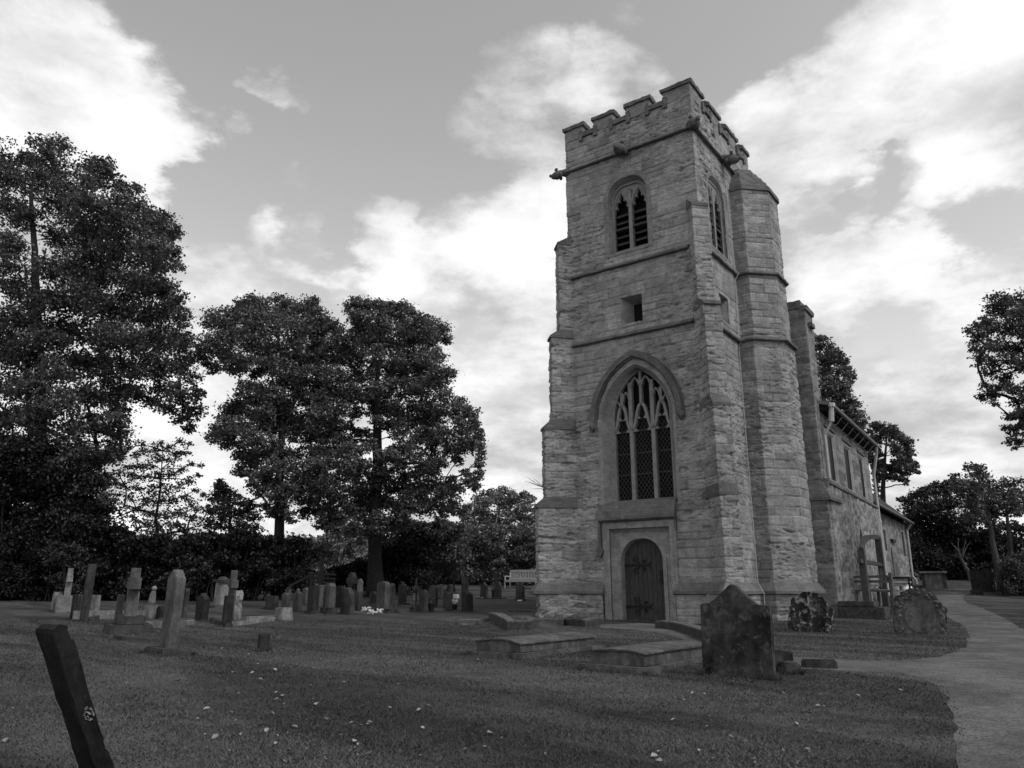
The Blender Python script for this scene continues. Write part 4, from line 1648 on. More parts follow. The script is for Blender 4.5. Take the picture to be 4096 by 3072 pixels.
def grave(name, kind, px, pb, pt, wpx, mt, label, th=.11, base=None, roll=0.0, pitch=0.0, yaw=0.0, cat='gravestone', group='gravestones', rough=.006, sub=0, shape=None, bevel=.012):
    g_, cw, cs = spot(px, pb, yaw)
    k = px_m(px, pb, g_[1])
    h = hof(px, pt, g_)
    w_ = max(.10, (wpx * k - th * cs) / cw)
    o_ = MB()
    bh = base[0] if base else 0
    pts = outline(kind, w_, h - bh) if shape is None else [((x - .5) * w_, z * h) for x, z in shape]
    pts = [(x, z + bh if z > 0 or bh else -.12) for x, z in pts]
    o_.prism(pts, -th / 2, th / 2, ML)
    ob = o_.build(name, mt, None, bevel=bevel, rough=rough, sub=sub, seed=int(px))
    ob.location = g_
    ob.rotation_euler = (R(pitch), R(roll), -TH + R(yaw))
    tag(ob, label, cat, group)
    if base:
        e_ = base[1]
        bb = MB().box(-w_ / 2 - e_, w_ / 2 + e_, -th / 2 - e_, th / 2 + e_, -.12, bh)
        bb.build('base', base[2] if len(base) > 2 else mt, ob, bevel=.015)
    return ob


A2 = lambda x, y: (1000 + x * .5425, 2100 + y * .5425)
A1 = lambda x, y: (x * .4973, 2100 + y * .4973)


def g2(name, kind, x0, x1, yb, yt, mt, label, **kw):
    kw.setdefault('yaw', -16)
    px, pb = A2((x0 + x1) / 2, yb)
    return grave(name, kind, px, pb, 2100 + yt * .5425, (x1 - x0) * .5425, mt, label, **kw)


def g1(name, kind, x0, x1, yb, yt, mt, label, **kw):
    kw.setdefault('yaw', -14)
    px, pb = A1((x0 + x1) / 2, yb)
    return grave(name, kind, px, pb, 2100 + yt * .4973, (x1 - x0) * .4973, mt, label, **kw)


H = 'headstone'
g2(H, 'flat', 112, 205, 622, 522, G_DARK, 'squat square dark headstone with pale edges, left end of the middle row', th=.14, rough=.012, sub=1)
g2(H, 'round', 262, 300, 560, 455, G_MID, 'small round-topped grey headstone peeping over a chamfered one')
g2(H, 'segment', 228, 286, 632, 500, G_MID, 'narrow grey headstone with a lit right edge beside the squat square one', th=.13)
o_ = g2(H, 'shoulder', 312, 378, 640, 490, G_DARK, 'dark shouldered headstone crowned by a small stone knob', th=.15)
ko = MB().ball((0, 0, o_.dimensions.z - .10), .06, 1, 1, 1.1).build('knob', G_MID, o_)
g2(H, 'segment', 383, 425, 590, 462, G_MID, 'plain grey headstone half hidden between the knobbed stone and the tall black slab')
g2(H, 'flat', 418, 500, 652, 445, G_BLACK, 'tall plain black slab headstone on a wide flat base', th=.18, base=(.10, .06, G_DARK))
g2(H, 'shoulder', 488, 535, 608, 443, G_MID, 'grey headstone hidden behind the tall black slab', th=.14)
g2(H, 'cham', 532, 624, 655, 430, G_MID, 'tall grey headstone with cut corners on a broken stepped base', th=.20, base=(.17, .05, G_DARK))
g2(H, 'segment', 628, 690, 610, 450, G_BLACK, 'wide blackened headstone in the shade behind the chamfered stone', th=.1)
g2(H, 'gothic', 783, 830, 560, 395, G_LIGHT, 'tall pale pointed headstone just right of the Celtic cross', th=.09)
g2(H, 'flat', 772, 828, 630, 490, G_DARK, 'dark block headstone standing below the pale pointed one', th=.16)
g2(H, 'gothic', 663, 768, 660, 462, G_DARK, 'dark lichen-freckled pointed headstone in front of the Celtic cross', th=.16, rough=.012, sub=1)
g2(H, 'round', 880, 914, 520, 427, G_DARK, 'thin dark round-topped headstone under the big tree trunk', th=.08)
g2(H, 'segment', 876, 932, 582, 490, G_DARK, 'short broken dark headstone with a pale streak, left of the big rounded stone', th=.12, roll=4, rough=.012, sub=1)
g2(H, 'segment', 928, 1026, 632, 416, G_MID, 'large grey headstone with a softly rounded top on a spread dark base', th=.18, base=(.06, .10, G_DARK))
g2(H, 'round', 1018, 1064, 590, 430, G_MID, 'slim grey headstone tucked against the large rounded one', th=.12)
g2(H, 'segment', 1090, 1153, 586, 433, G_DARK, 'dark broad headstone with curved top standing clear in mid row', th=.12, base=(.05, .05, G_DARK))
g2(H, 'round', 1200, 1240, 560, 447, G_LIGHT, 'small pale round-headed stone behind the thin wooden cross', th=.09)
g2(H, 'segment', 1240, 1310, 642, 478, G_DARK, 'dark headstone beside the flower trough', th=.13)
g2(H, 'cham', 1312, 1386, 606, 443, G_DARK, 'dark grey headstone with cut corners behind the flower pot', th=.14)
g2(H, 'flat', 1383, 1418, 545, 437, G_MID, 'leaning thin grey slab with a bright edge behind the cut-corner stone', th=.12, roll=6)
g2(H, 'segment', 1452, 1494, 540, 437, G_DARK, 'small dark headstone in the far row with a pale right edge', th=.12)
g2(H, 'cham', 1424, 1494, 630, 493, G_DARK, 'dark headstone leaning slightly left beside a white-topped tub', th=.15, roll=-4)
g2(H, 'flat', 1555, 1610, 560, 378, G_DARK, 'tall blurred slab with one bright narrow edge in the far row', th=.14)
g2(H, 'peak', 1560, 1648, 636, 487, G_BLACK, 'black peaked headstone leaning left at the right end of the front row', th=.20, roll=-5)
g2(H, 'peak', 1696, 1754, 543, 422, G_DARK, 'dark peaked headstone on a low round base, second from the bench', th=.10, base=(.03, .10, G_DARK))
g2(H, 'round', 1800, 1856, 543, 420, G_DARK, 'round-topped headstone with a dark vase of flowers before it', th=.10, base=(.03, .10, G_DARK))
g2(H, 'round', 1958, 2026, 557, 432, G_DARK, 'dark round-topped headstone in front of the white bench', th=.10)

# left group
g1('grave_marker', 'round', 408, 458, 695, 540, G_LIGHT, 'small pale round-topped marker left of the cross on a block', th=.13, cat='grave marker')
g1('grave_marker', 'round', 458, 492, 640, 545, G_MID, 'little grey round marker between the pale one and the block cross', th=.1, cat='grave marker')
g1(H, 'flat', 560, 602, 755, 556, G_BLACK, 'thin dark headstone seen almost edge-on beside the broad pale slab', th=.12)
g1(H, 'segment', 600, 640, 700, 556, G_DARK, 'dark small headstone with a pale cap next to the broad pale slab', th=.14)
g1(H, 'flat', 632, 784, 700, 562, G_LIGHT, 'broad low pale slab headstone behind the tall leaning dark stone', th=.12)
g1(H, 'flat', 640, 700, 772, 312, G_DARK, 'tall narrow dark stone leaning right with a pale weathered head', th=.20, roll=7)
g1(H, 'round', 1028, 1104, 668, 503, G_LIGHT, 'pale round-headed headstone behind the tall stone cross', th=.14)
g1(H, 'flat', 905, 962, 850, 560, G_MID, 'narrow slab headstone left of the cross shaft among broken kerbs', th=.14, roll=6)
g1(H, 'flat', 1002, 1064, 792, 560, G_DARK, 'dark slab headstone in front of the tall cross', th=.16)
g1(H, 'round', 1252, 1312, 757, 650, G_BLACK, 'small black round-topped marker behind the leaning foreground stone', th=.1)
lo_ = g1(H, 'peak', 1276, 1416, 1040, 358, G_MID, 'tall peaked grey headstone leaning right alone in the left lawn', th=.15, roll=3.0, rough=.008, sub=1)
bb = MB().box(-.42, .42, -.22, .22, -.14, .10).build('base', G_DARK, lo_, bevel=.02)
bb.rotation_euler = (0, R(-3), 0)
g1(H, 'segment', 1440, 1500, 745, 510, G_DARK, 'dark headstone half hidden by the tall peaked stone', th=.12, roll=3)
g1(H, 'ogee', 1566, 1668, 768, 545, G_BLACK, 'twin-lobed black headstone with carved urn top in the left group', th=.16, rough=.012, sub=1)
g1('grave_marker', 'peak', 2080, 2148, 1018, 866, G_BLACK, 'knee-high dark pointed stump of stone alone on the lawn', th=.16, rough=.012, sub=1, cat='grave marker')
g1('grave_marker', 'segment', 2128, 2168, 990, 890, G_DARK, 'small grey stone close behind the dark pointed stump', th=.1, cat='grave marker')
# rough pale boulder-like stone
g1(H, 'ogee', 1838, 1936, 775, 527, G_LIGHT, 'pale crumbling headstone with a rock-like broken face', th=.26, rough=.05, sub=2, shape=[(.05, 0), (.0, .25), (.10, .34), (.02, .55), (.12, .80), (.30, .98), (.62, 1.0), (.85, .92), (.98, .72), (.93, .5), (1.0, .30), (.95, 0)])
g1(H, 'flat', 1786, 1850, 822, 566, G_BLACK, 'dark shaft-like headstone before the leaning cross and pale broken stone', th=.22, roll=3, rough=.015, sub=1)

# the pale pedestal
g_, cw, cs = spot(*A1(1768, 664))
hp = hof(1768 * .4973, 2100 + 410 * .4973, g_)
pe = MB().box(-.17, .17, -.17, .17, -.1, hp * .80)
po = pe.build('pedestal', G_LIGHT, None, bevel=.02)
po.location, po.rotation_euler = g_, (0, R(3), -TH)
tag(po, 'pale square pedestal with a domed dark cap in the left group', 'monument')
MB().box(-.23, .23, -.23, .23, hp * .80, hp * .88).ball((0, 0, hp * .88), .20, 1, 1, .55, n=10, m=6).build('cap', G_DARK, po, rough=.01)
MB().box(-.42, .42, -.42, .42, -.2, .10).box(-.62, .62, -.62, .62, -.3, -.02).build('steps', G_MID, po, bevel=.015)


def cross(px, pb, pt, mt, label, arm=.30, sh=.15, blk=None, roll=0.0, celtic=False, name='stone_cross', yaw=-22.0):
    g_, cw, cs = spot(px, pb)
    h = hof(px, pt, g_)
    o_ = MB()
    z0 = blk[1] if blk else 0
    ah = h * .76 if not celtic else h * .74
    t = sh / 2
    o_.add([(-t * 1.25, -t * 1.1, z0 - .05), (t * 1.25, -t * 1.1, z0 - .05), (t * 1.25, t * 1.1, z0 - .05), (-t * 1.25, t * 1.1, z0 - .05), (-t * .9, -t * .8, h), (t * .9, -t * .8, h), (t * .9, t * .8, h), (-t * .9, t * .8, h)],
           [(3, 2, 1, 0), (4, 5, 6, 7), (0, 1, 5, 4), (1, 2, 6, 5), (2, 3, 7, 6), (3, 0, 4, 7)])
    o_.box(-arm, arm, -t * .97, t * .97, ah - t * 1.1, ah + t * 1.1)
    if celtic:
        ring = [(arm * .72 * math.cos(a), ah + arm * .72 * math.sin(a)) for a in np.linspace(0, 2 * math.pi, 19)]
        o_.bar(ring, sh * .5, -t * .75, t * .75, ML)
    ob = o_.build(name, mt, None, bevel=.0, rough=.008, sub=1, seed=int(px))
    ob.location = g_
    ob.rotation_euler = (0, R(roll), -TH + R(yaw))
    tag(ob, label, 'cross', 'stone crosses')
    if blk:
        b_ = MB()
        for i, (wd_, zt) in enumerate(blk[2:]):
            z_lo = 0 if i == 0 else blk[2 + i - 1][1]
            b_.box(-wd_, wd_, -wd_ * .8, wd_ * .8, z_lo - (.14 if i == 0 else 0), zt)
        b_.build('base', mt if blk[0] is None else blk[0], ob, bevel=.015)
    return ob


cross(*A1(520, 700), 2100 + 348 * .4973, G_LIGHT, 'pale stone cross on a big square block, leftmost of the crosses', .24, .17, (G_LIGHT, .50, (.34, .50)))
cross(*A1(1030, 862), 2100 + 345 * .4973, G_MID, 'tall grey stone cross on stepped broken base blocks', .30, .22, (G_DARK, .34, (.52, .17), (.34, .34)), 1.5)
cross(*A1(1838, 800), 2100 + 366 * .4973, G_MID, 'grey cross tilting right beside the pale pedestal', .22, .17, None, 5)
cross(*A2(744, 590), 2100 + 348 * .5425, G_DARK, 'weathered dark Celtic ring cross rising behind the pointed stone', .33, .19, (G_DARK, .20, (.34, .20)), 0, True)
wc = MB().box(-.03, .03, -.02, .02, -.1, .92).box(-.17, .17, -.025, .015, .60, .68)
wco = wc.build('wooden_cross', M_TIMBER, None)
g_ = on_ground(*A2(1222, 605))
wco.location, wco.rotation_euler = g_, (0, 0, -TH)
tag(wco, 'thin plain wooden cross marking a grave', 'cross')
MB().box(-.11, .11, -.04, -.026, .45, .58).build('plaque', G_BLACK, wco)

# urn monument and small things of the left group
g_ = on_ground(*A1(1206, 752))
u_ = MB().box(-.15, .15, -.13, .13, -.1, .36)
uo = u_.build('urn_stand', G_LIGHT, None, bevel=.015)
uo.location, uo.rotation_euler = g_, (0, 0, -TH)
tag(uo, 'pale stone stand carrying a little carved figure', 'monument')
MB().tube([(0, 0, .36), (0, 0, .48), (.01, 0, .62), (.03, 0, .72), (.05, 0, .80)], [.09, .10, .085, .06, .02], 8).ball((.04, 0, .80), .075, n=8, m=6).build('figure', G_LIGHT, uo, smooth=True)


def kerb(p0, p1, wd_, hh, mt, label, name='grave_kerb'):
    a, b_ = on_ground(*p0), on_ground(*p1)
    d = b_ - a
    L = float(np.hypot(d[0], d[1]))
    ang = math.atan2(d[1], d[0])
    o_ = MB().box(0, L, -wd_ / 2, wd_ / 2, -.15, hh).build(name, mt, None, bevel=.015, rough=.008, sub=1, seed=int(p0[0]))
    o_.location = a
    o_.rotation_euler = (0, -math.atan2(d[2], L), ang)
    tag(o_, label, 'grave kerb', 'grave kerbs')
    return o_


kerb(A1(585, 758), A1(1178, 752), .12, .22, G_LIGHT, 'long pale grave kerb running behind the tall leaning stone and the cross')
kerb(A1(1075, 832), A1(1480, 826), .12, .16, G_LIGHT, 'pale kerb slab between the cross base and the tall peaked stone')
kerb(A1(1845, 812), A2(300, 690), .10, .09, G_LIGHT, 'front kerb of the enclosed grave beneath the pale broken stone')
kerb(A1(1975, 765), A2(190, 690), .10, .09, G_LIGHT, 'back kerb of the enclosed grave by the pale block')
kerb(A1(1000, 700), A1(1420, 655), .08, .08, G_MID, 'thin grey kerb far behind the pale round headstone')
kerb(A1(1480, 812), A1(1550, 800), .14, .12, G_LIGHT, 'short pale kerb stone right of the tall peaked stone')
kerb(A1(730, 772), A1(800, 748), .18, .10, G_DARK, 'dark broken kerb piece lying before the long pale kerb')
kerb(A1(1710, 775), A1(1840, 825), .16, .10, G_DARK, 'dark sunken kerb lying in front of the pedestal')
kerb(A1(870, 855), A1(955, 868), .22, .20, G_DARK, 'dark tumbled block at the foot of the tall cross')
kerb(A1(935, 915), A1(1020, 925), .14, .07, G_DARK, 'small dark stone sunk in the grass below the cross')
g_ = on_ground(*A2(242, 705))
b_ = MB().add([(-.21, -.2, -.1), (.21, -.2, -.1), (.21, .2, -.1), (-.21, .2, -.1), (-.17, -.16, .34), (.17, -.16, .34), (.17, .16, .34), (-.17, .16, .34)], [(3, 2, 1, 0), (4, 5, 6, 7), (0, 1, 5, 4), (1, 2, 6, 5), (2, 3, 7, 6), (3, 0, 4, 7)]).build('stone_block', G_LIGHT, None, bevel=.02)
b_.location, b_.rotation_euler = g_, (0, 0, -TH)
tag(b_, 'pale tapered stone block closing the end of the kerbed grave', 'stone block')

# flowers, pots and troughs on the graves
def flowers(px, pb, r_, label, pot=None, name='grave_flowers', n=26, mt=M_FLOWER, hh=.12):
    g_ = on_ground(px, pb)
    o_ = MB()
    for i in range(n):
        a, q = random.random() * 6.28, r_ * math.sqrt(random.random())
        o_.ball((q * math.cos(a), q * math.sin(a), (pot or 0) + hh * random.random() + .02), random.uniform(.018, .04), n=5, m=3)
    ob = o_.build(name, mt, None)
    ob.location = g_
    tag(ob, label, 'flowers')
    if pot:
        MB().tube([(0, 0, -.02), (0, 0, pot)], [r_ * .75, r_ * 1.05], 10).build('pot', M_BIN, ob)
    return ob


flowers(*A2(858, 640), .16, 'white bouquet lying on the grass below the rounded headstone')
flowers(*A2(905, 662), .14, 'flattened white and dark flowers left of the dark planter', n=18)
flowers(*A2(960, 656), .10, 'little pale flower bunch beside the wire planter', n=12)
flowers(*A2(1336, 638), .10, 'dark round flower pot with one white bloom', .24, n=10, mt=L_MID, hh=.2)
flowers(*A2(1504, 624), .12, 'dark tub topped with white blossoms by the leaning headstone', .16, n=22)
flowers(*A2(1805, 535), .14, 'dark leafy flowers in a vase before the round headstone', .30, n=40, mt=L_DARK, hh=.45)
for (x0, x1, yy_, lab) in [(1188, 1272, 640, 'shallow trough planter in front of the wooden cross'), (1003, 1078, 652, 'wire planter box beside the large rounded headstone')]:
    a, b_ = on_ground(*A2(x0, yy_)), on_ground(*A2(x1, yy_ - 6))
    d = b_ - a
    L = float(np.hypot(d[0], d[1]))
    o_ = MB().add([(.03, -.09, 0), (L - .03, -.09, 0), (L - .03, .09, 0), (.03, .09, 0), (0, -.12, .12), (L, -.12, .12), (L, .12, .12), (0, .12, .12)], [(3, 2, 1, 0), (4, 5, 6, 7), (0, 1, 5, 4), (1, 2, 6, 5), (2, 3, 7, 6), (3, 0, 4, 7)]).build('trough', G_DARK, None, bevel=.008)
    o_.location, o_.rotation_euler = a, (0, 0, math.atan2(d[1], d[0]))
    tag(o_, lab, 'planter')
    pl = MB()
    for i in range(30):
        x_, y_ = random.uniform(.03, L - .03), random.uniform(-.09, .09)
        pl.tube([(x_, y_, .1), (x_ + random.uniform(-.05, .05), y_ + random.uniform(-.05, .05), random.uniform(.16, .34))], .007, 4)
    pl.build('plants', L_MID, o_)
for (x, y, sx, sz, lab) in [(1519, 540, .11, .16, 'small white stone vase in the grass behind the front row'), (1388, 628, .26, .05, 'low white-edged memorial tablet by the flower pot'), (1718, 543, .06, .05, 'white jar at the foot of the dark peaked headstone'),
                            (1992, 560, .10, .04, 'white dish at the foot of the headstone before the bench')]:
    g_ = on_ground(*A2(x, y))
    o_ = MB().box(-sx, sx, -.08, .08, -.03, sz).build('memorial_vase', M_FLOWER if sz > .1 or sx < .2 else G_LIGHT, None, bevel=.015)
    o_.location, o_.rotation_euler = g_, (0, 0, -TH)
    tag(o_, lab, 'memorial')
for x, y, sx, lab in [(1625, 703, .34, 'pale flat stone set in the grass left of the turf mound'), (1600, 736, .2, 'smaller flat stone set in the grass below the pale one')]:
    g_ = on_ground(*A2(x, y))
    o_ = MB().box(-sx, sx, -.16, .16, -.05, .022).build('grave_tablet', G_LIGHT, None, bevel=.01)
    o_.location, o_.rotation_euler = g_, (0, 0, -TH)
    tag(o_, lab, 'grave tablet')


# ledger tombs in front of the tower
def ledger(near, L, Wd, hb, hp_, label, arch_=.10, lighter=True):
    g_ = on_ground(*near)
    o_ = empty('ledger_tomb', g_, -TH)               # local x = south, y = east; near corner is the south-west one
    tag(o_, label, 'tomb', 'ledger tombs')
    MB().box(-Wd, 0, 0, L, -.35, hp_).build('plinth', G_LEDGER, o_, bevel=.015, rough=.012, sub=2, seed=4)
    i = .12
    prof = [(-Wd + i, hp_)] + [(-Wd + i + (Wd - 2 * i) * t, hp_ + hb + arch_ * math.sin(math.pi * t)) for t in np.linspace(0, 1, 9)] + [(-i, hp_)]
    MB().prism(prof, i, L - i, lambda u, v, d: (u, d, v)).build('chest', G_LEDGER, o_, bevel=.01, rough=.008, sub=2, seed=5)
    prof = [(-Wd + i - .03 + (Wd - 2 * i + .06) * t, hp_ + hb + .004 + arch_ * math.sin(math.pi * t)) for t in np.linspace(0, 1, 9)]
    prof = prof + [(x, z + .022) for x, z in prof[::-1]]
    MB().prism(prof, i - .03, L - i + .03, lambda u, v, d: (u, d, v)).build('slab', G_MID if lighter else G_LEDGER, o_, bevel=.008, rough=.008, sub=2, seed=6)  # top slab takes a paler stone than chest and plinth
    return o_


ledger((2086, 2637), 2.35, 1.02, .11, .07, 'low coped ledger tomb on a plain plinth, the farther one, nearer the brick kerb', .055)
ledger((2597, 2702), 2.2, .98, .13, .08, 'low ledger tomb with white lichen spots, half behind the big speckled headstone', .035)

# big speckled headstone on the right
bs = grave('headstone', 'peak', 2955, 2706, 2338, 284, G_BIG, 'large speckled headstone with pointed top and square shoulders beside the path', th=.11, rough=.007, sub=3,
           shape=[(0, 0), (0, .775), (.14, .79), (.20, .82), (.30, .885), (.38, .945), (.44, .99), (.49, 1.0), (.55, .975), (.65, .90), (.74, .835), (.82, .785), (.90, .775), (1, .775), (1, 0)], roll=.8, pitch=-1.5, bevel=.012)
# lichened headstones with scrolled edges
SH1 = [(0, 0), (.05, .29), (.08, .55), (.12, .66), (.14, .80), (.19, .845), (.28, .83), (.33, .93), (.41, .99), (.55, 1.0), (.71, .965), (.81, .88), (.87, .76), (.88, .69), (.96, .68), (1.0, .60), (.99, .47), (.95, .29), (.90, 0)]
SH2 = [(.10, 0), (0, .145), (.01, .31), (.045, .44), (.035, .58), (.09, .62), (.055, .74), (.10, .82), (.19, .83), (.24, .915), (.35, .975), (.49, 1.0), (.63, .97), (.76, .915), (.83, .835), (.865, .70), (.90, .64), (.985, .58), (1.0, .52), (.97, .44), (.97, .30), (.945, .145), (.92, 0)]
l1 = grave('headstone', 'peak', 3243, 2528, 2366, 184, G_MOTT, 'black and white lichen-blotched headstone with scrolled sides below the stair turret', th=.12, rough=.014, sub=3, shape=SH1, roll=2)
l2 = grave('headstone', 'peak', 3688, 2537, 2352, 203, G_MOTT2, 'carved round headstone with scrolls and a plain oval panel in the lawn by the path', th=.13, rough=.010, sub=3, shape=SH2, yaw=14, roll=1)
h2, w2 = l2.dimensions.z - .12, .92
cv = MB()
for i in range(46):
    a = math.pi * random.random()
    q = random.uniform(.30, .41)
    cv.ball((q * math.cos(a), -.062, h2 * .52 + q * 1.02 * math.sin(a)), random.uniform(.018, .042), 1.2, .5, .9, n=7, m=5, rough=.5)
for sgn in (-1, 1):
    sc_ = MB()
    for k in range(16):
        sc_.ball((sgn * (w2 * .46 - random.uniform(0, .06)), -.058, .05 + (h2 * .60) * k / 15), random.uniform(.03, .05), 1, .6, 1.1, n=7, m=5, rough=.5)
    sc_.build('scroll', G_MOTT2, l2, rough=.008, smooth=True)
pn = MB().prism([(.29 * math.cos(a), h2 * .38 + .33 * math.sin(a)) for a in np.linspace(0, 2 * math.pi, 28)[:-1]], -.078, -.05, ML)
pn.build('panel', G_MID, l2, bevel=.012, rough=.006, sub=2)
cv.build('carving', G_MOTT2, l2, rough=.008, smooth=True)
for sgn in (-1, 1):
    c1 = MB()
    for k in range(9):
        c1.ball((sgn * (.36 + random.uniform(-.02, .02)), -.05, .08 + .05 * k), random.uniform(.035, .06), 1, .7, 1.1, n=7, m=5, rough=.4)
    c1.build('scroll', G_MOTT, l1, rough=.008, smooth=True)
# leaning headstone in the left foreground, seen along its edge
g_ = np.array([-2.43, 5.05, gz(-2.43, 5.05)])
fo = MB()
hh, ww = 1.09, .26
th_ = .046
edge = [(th_, -.25)]
z_ = -.2
while z_ < hh - .06:                                          # chipped far edge
    c_ = random.choice([0, .002, .005, .009, .014]) if random.random() < .7 else 0
    edge += [(th_ - c_, z_), (th_ - c_ * random.uniform(.6, 1.1), z_ + random.uniform(.03, .10))]
    z_ = edge[-1][1] + random.uniform(.004, .02)
edge += [(th_ - .006, hh - .02)]
pts = [(-th_, -.25)] + edge + [(.0, hh + .008), (-th_ + .01, hh - .004), (-th_, hh - .03)]
G_FORE = gravestone('near_black_gravestone', .011, .6, .4, .05, 11, .56)  # near-black stone colour
fo.prism(pts, -ww / 2, ww / 2, lambda u, v, d: (d, u, v))
flo = fo.build('headstone', G_FORE, None, bevel=.004, rough=.012, sub=4, seed=77)
flo.location = g_
flo.rotation_euler = Matrix.Rotation(-TH + R(-6), 4, 'Z').to_euler()
flo.rotation_euler = (Matrix.Rotation(-TH + R(-4), 4, 'Z') @ Matrix.Rotation(R(24), 4, 'X')).to_euler()
tag(flo, 'dark headstone leaning far left in the near foreground, with a round pale lichen patch', 'gravestone', 'gravestones')
lp = MB()
for i in range(70):                                           # an irregular rosette of pale lichen on the narrow edge
    a = random.random() * 6.28
    q = random.choice([random.uniform(.75, 1.05), random.uniform(.0, .8)])
    if q < .75 and math.sin(9 * q * math.sin(a) + 2 * math.cos(a)) < .15:
        continue
    lp.ball((ww / 2 + .001, .026 * q * math.cos(a) + .006, hh * .50 + .042 * q * math.sin(a)), random.uniform(.0022, .0045), .4, 1.3, .8, n=6, m=4)
lp.build('lichen', simple('pale_lichen', .22, .9, .3, 40, .2), flo)

# loose stones by the path
for (px, py, sx, sy, sz, lab) in [(3279, 2670, .20, .10, .10, 'dark low block of stone lying at the edge of the path'), (3128, 2684, .13, .12, .24, 'dark upright stone stump against the big speckled headstone'), (3158, 2694, .10, .10, .13, 'small dark stone beside the stump by the speckled headstone')]:
    g_ = on_ground(px, py)
    o_ = MB().box(-sx, sx, -sy, sy, -.1, sz).build('loose_stone', G_DARK, None, bevel=.02, rough=.025, sub=2, seed=px)
    o_.location, o_.rotation_euler = g_, (0, 0, random.uniform(-.3, .3))
    tag(o_, lab, 'stone')

# ------------------------------------------------------------------ brick kerbs round the foot of the tower
def wall_run(pts, wd_, hh, name, parent, mt, depth=.5, top=None):
    P3 = [np.array(p) for p in pts]
    m_ = MB()
    t_ = MB()
    Ls, Rs = [], []
    for i, p in enumerate(P3):
        a, b_ = P3[max(i - 1, 0)], P3[min(i + 1, len(P3) - 1)]
        d = (b_ - a)[:2]
        d = d / np.linalg.norm(d)
        nn = np.array([-d[1], d[0]]) * wd_ / 2
        Ls.append(p[:2] + nn)
        Rs.append(p[:2] - nn)
    V, F = [], []
    for l_, r_, p in zip(Ls, Rs, P3):
        V += [(l_[0], l_[1], p[2] - depth), (r_[0], r_[1], p[2] - depth), (r_[0], r_[1], p[2] + hh), (l_[0], l_[1], p[2] + hh)]
    for i in range(len(P3) - 1):
        a, b_ = i * 4, i * 4 + 4
        F += [(a + k, a + (k + 1) % 4, b_ + (k + 1) % 4, b_ + k) for k in range(4)]
    F += [(0, 1, 2, 3), tuple((len(P3) - 1) * 4 + k for k in (3, 2, 1, 0))]
    m_.add(V, F)
    o_ = m_.build(name, mt, parent, rough=.012, sub=2, seed=len(P3))
    V, F = [], []
    for l_, r_, p in zip(Ls, Rs, P3):
        V += [(l_[0], l_[1], p[2] + hh + .002), (r_[0], r_[1], p[2] + hh + .002), (r_[0], r_[1], p[2] + hh + .035), (l_[0], l_[1], p[2] + hh + .035)]
    for i in range(len(P3) - 1):
        a, b_ = i * 4, i * 4 + 4
        F += [(a + k, a + (k + 1) % 4, b_ + (k + 1) % 4, b_ + k) for k in range(4)]
    F += [(0, 1, 2, 3), tuple((len(P3) - 1) * 4 + k for k in (3, 2, 1, 0))]
    MB().add(V, F).build('coping', M_BRICKTOP, o_, rough=.012, sub=2, seed=3)
    return o_


Q3 = lambda x, y: (2100 + x / 2.765, 2340 + y / 2.765)
kw = wall_run([on_ground(*A2(1792, 690)), on_ground(*A2(1850, 715)), on_ground(*A2(1925, 765)), on_ground(*A2(2060, 762)), on_ground(*Q3(60, 452)), on_ground(*Q3(400, 444)), on_ground(*Q3(640, 462)), on_ground(*Q3(830, 428))], .24, .13, 'brick_kerb', None, M_BRICK)
tag(kw, 'low dark brick kerb with paler top edging the drain left of the west door', 'kerb wall', 'brick kerbs round the tower')
kw = wall_run([on_ground(*Q3(1490, 478)), on_ground(*Q3(1700, 498)), on_ground(*Q3(1850, 540)), on_ground(*Q3(2000, 592)), on_ground(2880, 2575)], .26, .14, 'brick_kerb', None, M_BRICK)
tag(kw, 'low curved brick kerb right of the west door running behind the big headstone', 'kerb wall', 'brick kerbs round the tower')
# sunken drain well beside the north-west buttress: brick back wall
a_, b2 = on_ground(*A2(1905, 640)), on_ground(*A2(2072, 640))
dw = wall_run([a_ + np.array([0, 0, -.05]), b2 + np.array([0, 0, -.05])], .2, .06, 'drain_wall', None, M_BRICK, depth=.7)
tag(dw, 'sunken dark brick wall of the drain well beside the tower buttress', 'wall')
# rubble footing of the tower
rb = MB()
for i in range(34):
    x_ = random.uniform(-3.3, -1.3)
    rb.ball((x_, -.16 - .25 * random.random() - (0.35 if x_ < -2.3 else 0), random.uniform(-.16, .03)), random.uniform(.12, .22), 1.3, .8, .8, n=8, m=6, rough=.25)
rb.build('rubble_footing', M_NAVE, CH, rough=.02, sub=1)

# ------------------------------------------------------------------ other things in the churchyard
# white bench by the tower
g_ = on_ground(*A2(1990, 470))
bn = empty('garden_bench', g_, -TH + R(8))
tag(bn, 'pale painted slatted bench against the hedge left of the tower', 'bench')
Wb = 1.75
for x in (-Wb / 2, Wb / 2):
    MB().box(x - .03, x + .03, .0, .06, 0, .60).build('leg', M_BENCH, bn)
    MB().tube([(x, .58, 0), (x, .56, .42), (x, .64, .92)], .035, 5).build('leg', M_BENCH, bn)
    MB().box(x - .035, x + .035, -.03, .60, .60, .64).build('arm', M_BENCH, bn)
MB().box(-Wb / 2, Wb / 2, .02, .12, .40, .43).box(-Wb / 2, Wb / 2, .14, .25, .41, .44).box(-Wb / 2, Wb / 2, .27, .38, .41, .44).box(-Wb / 2, Wb / 2, .40, .52, .41, .44).box(-Wb / 2, Wb / 2, .0, .03, .33, .41).build('seat', M_BENCH, bn)
bk = MB().box(-Wb / 2, Wb / 2, .60, .64, .84, .95).box(-Wb / 2, Wb / 2, .55, .59, .46, .54)
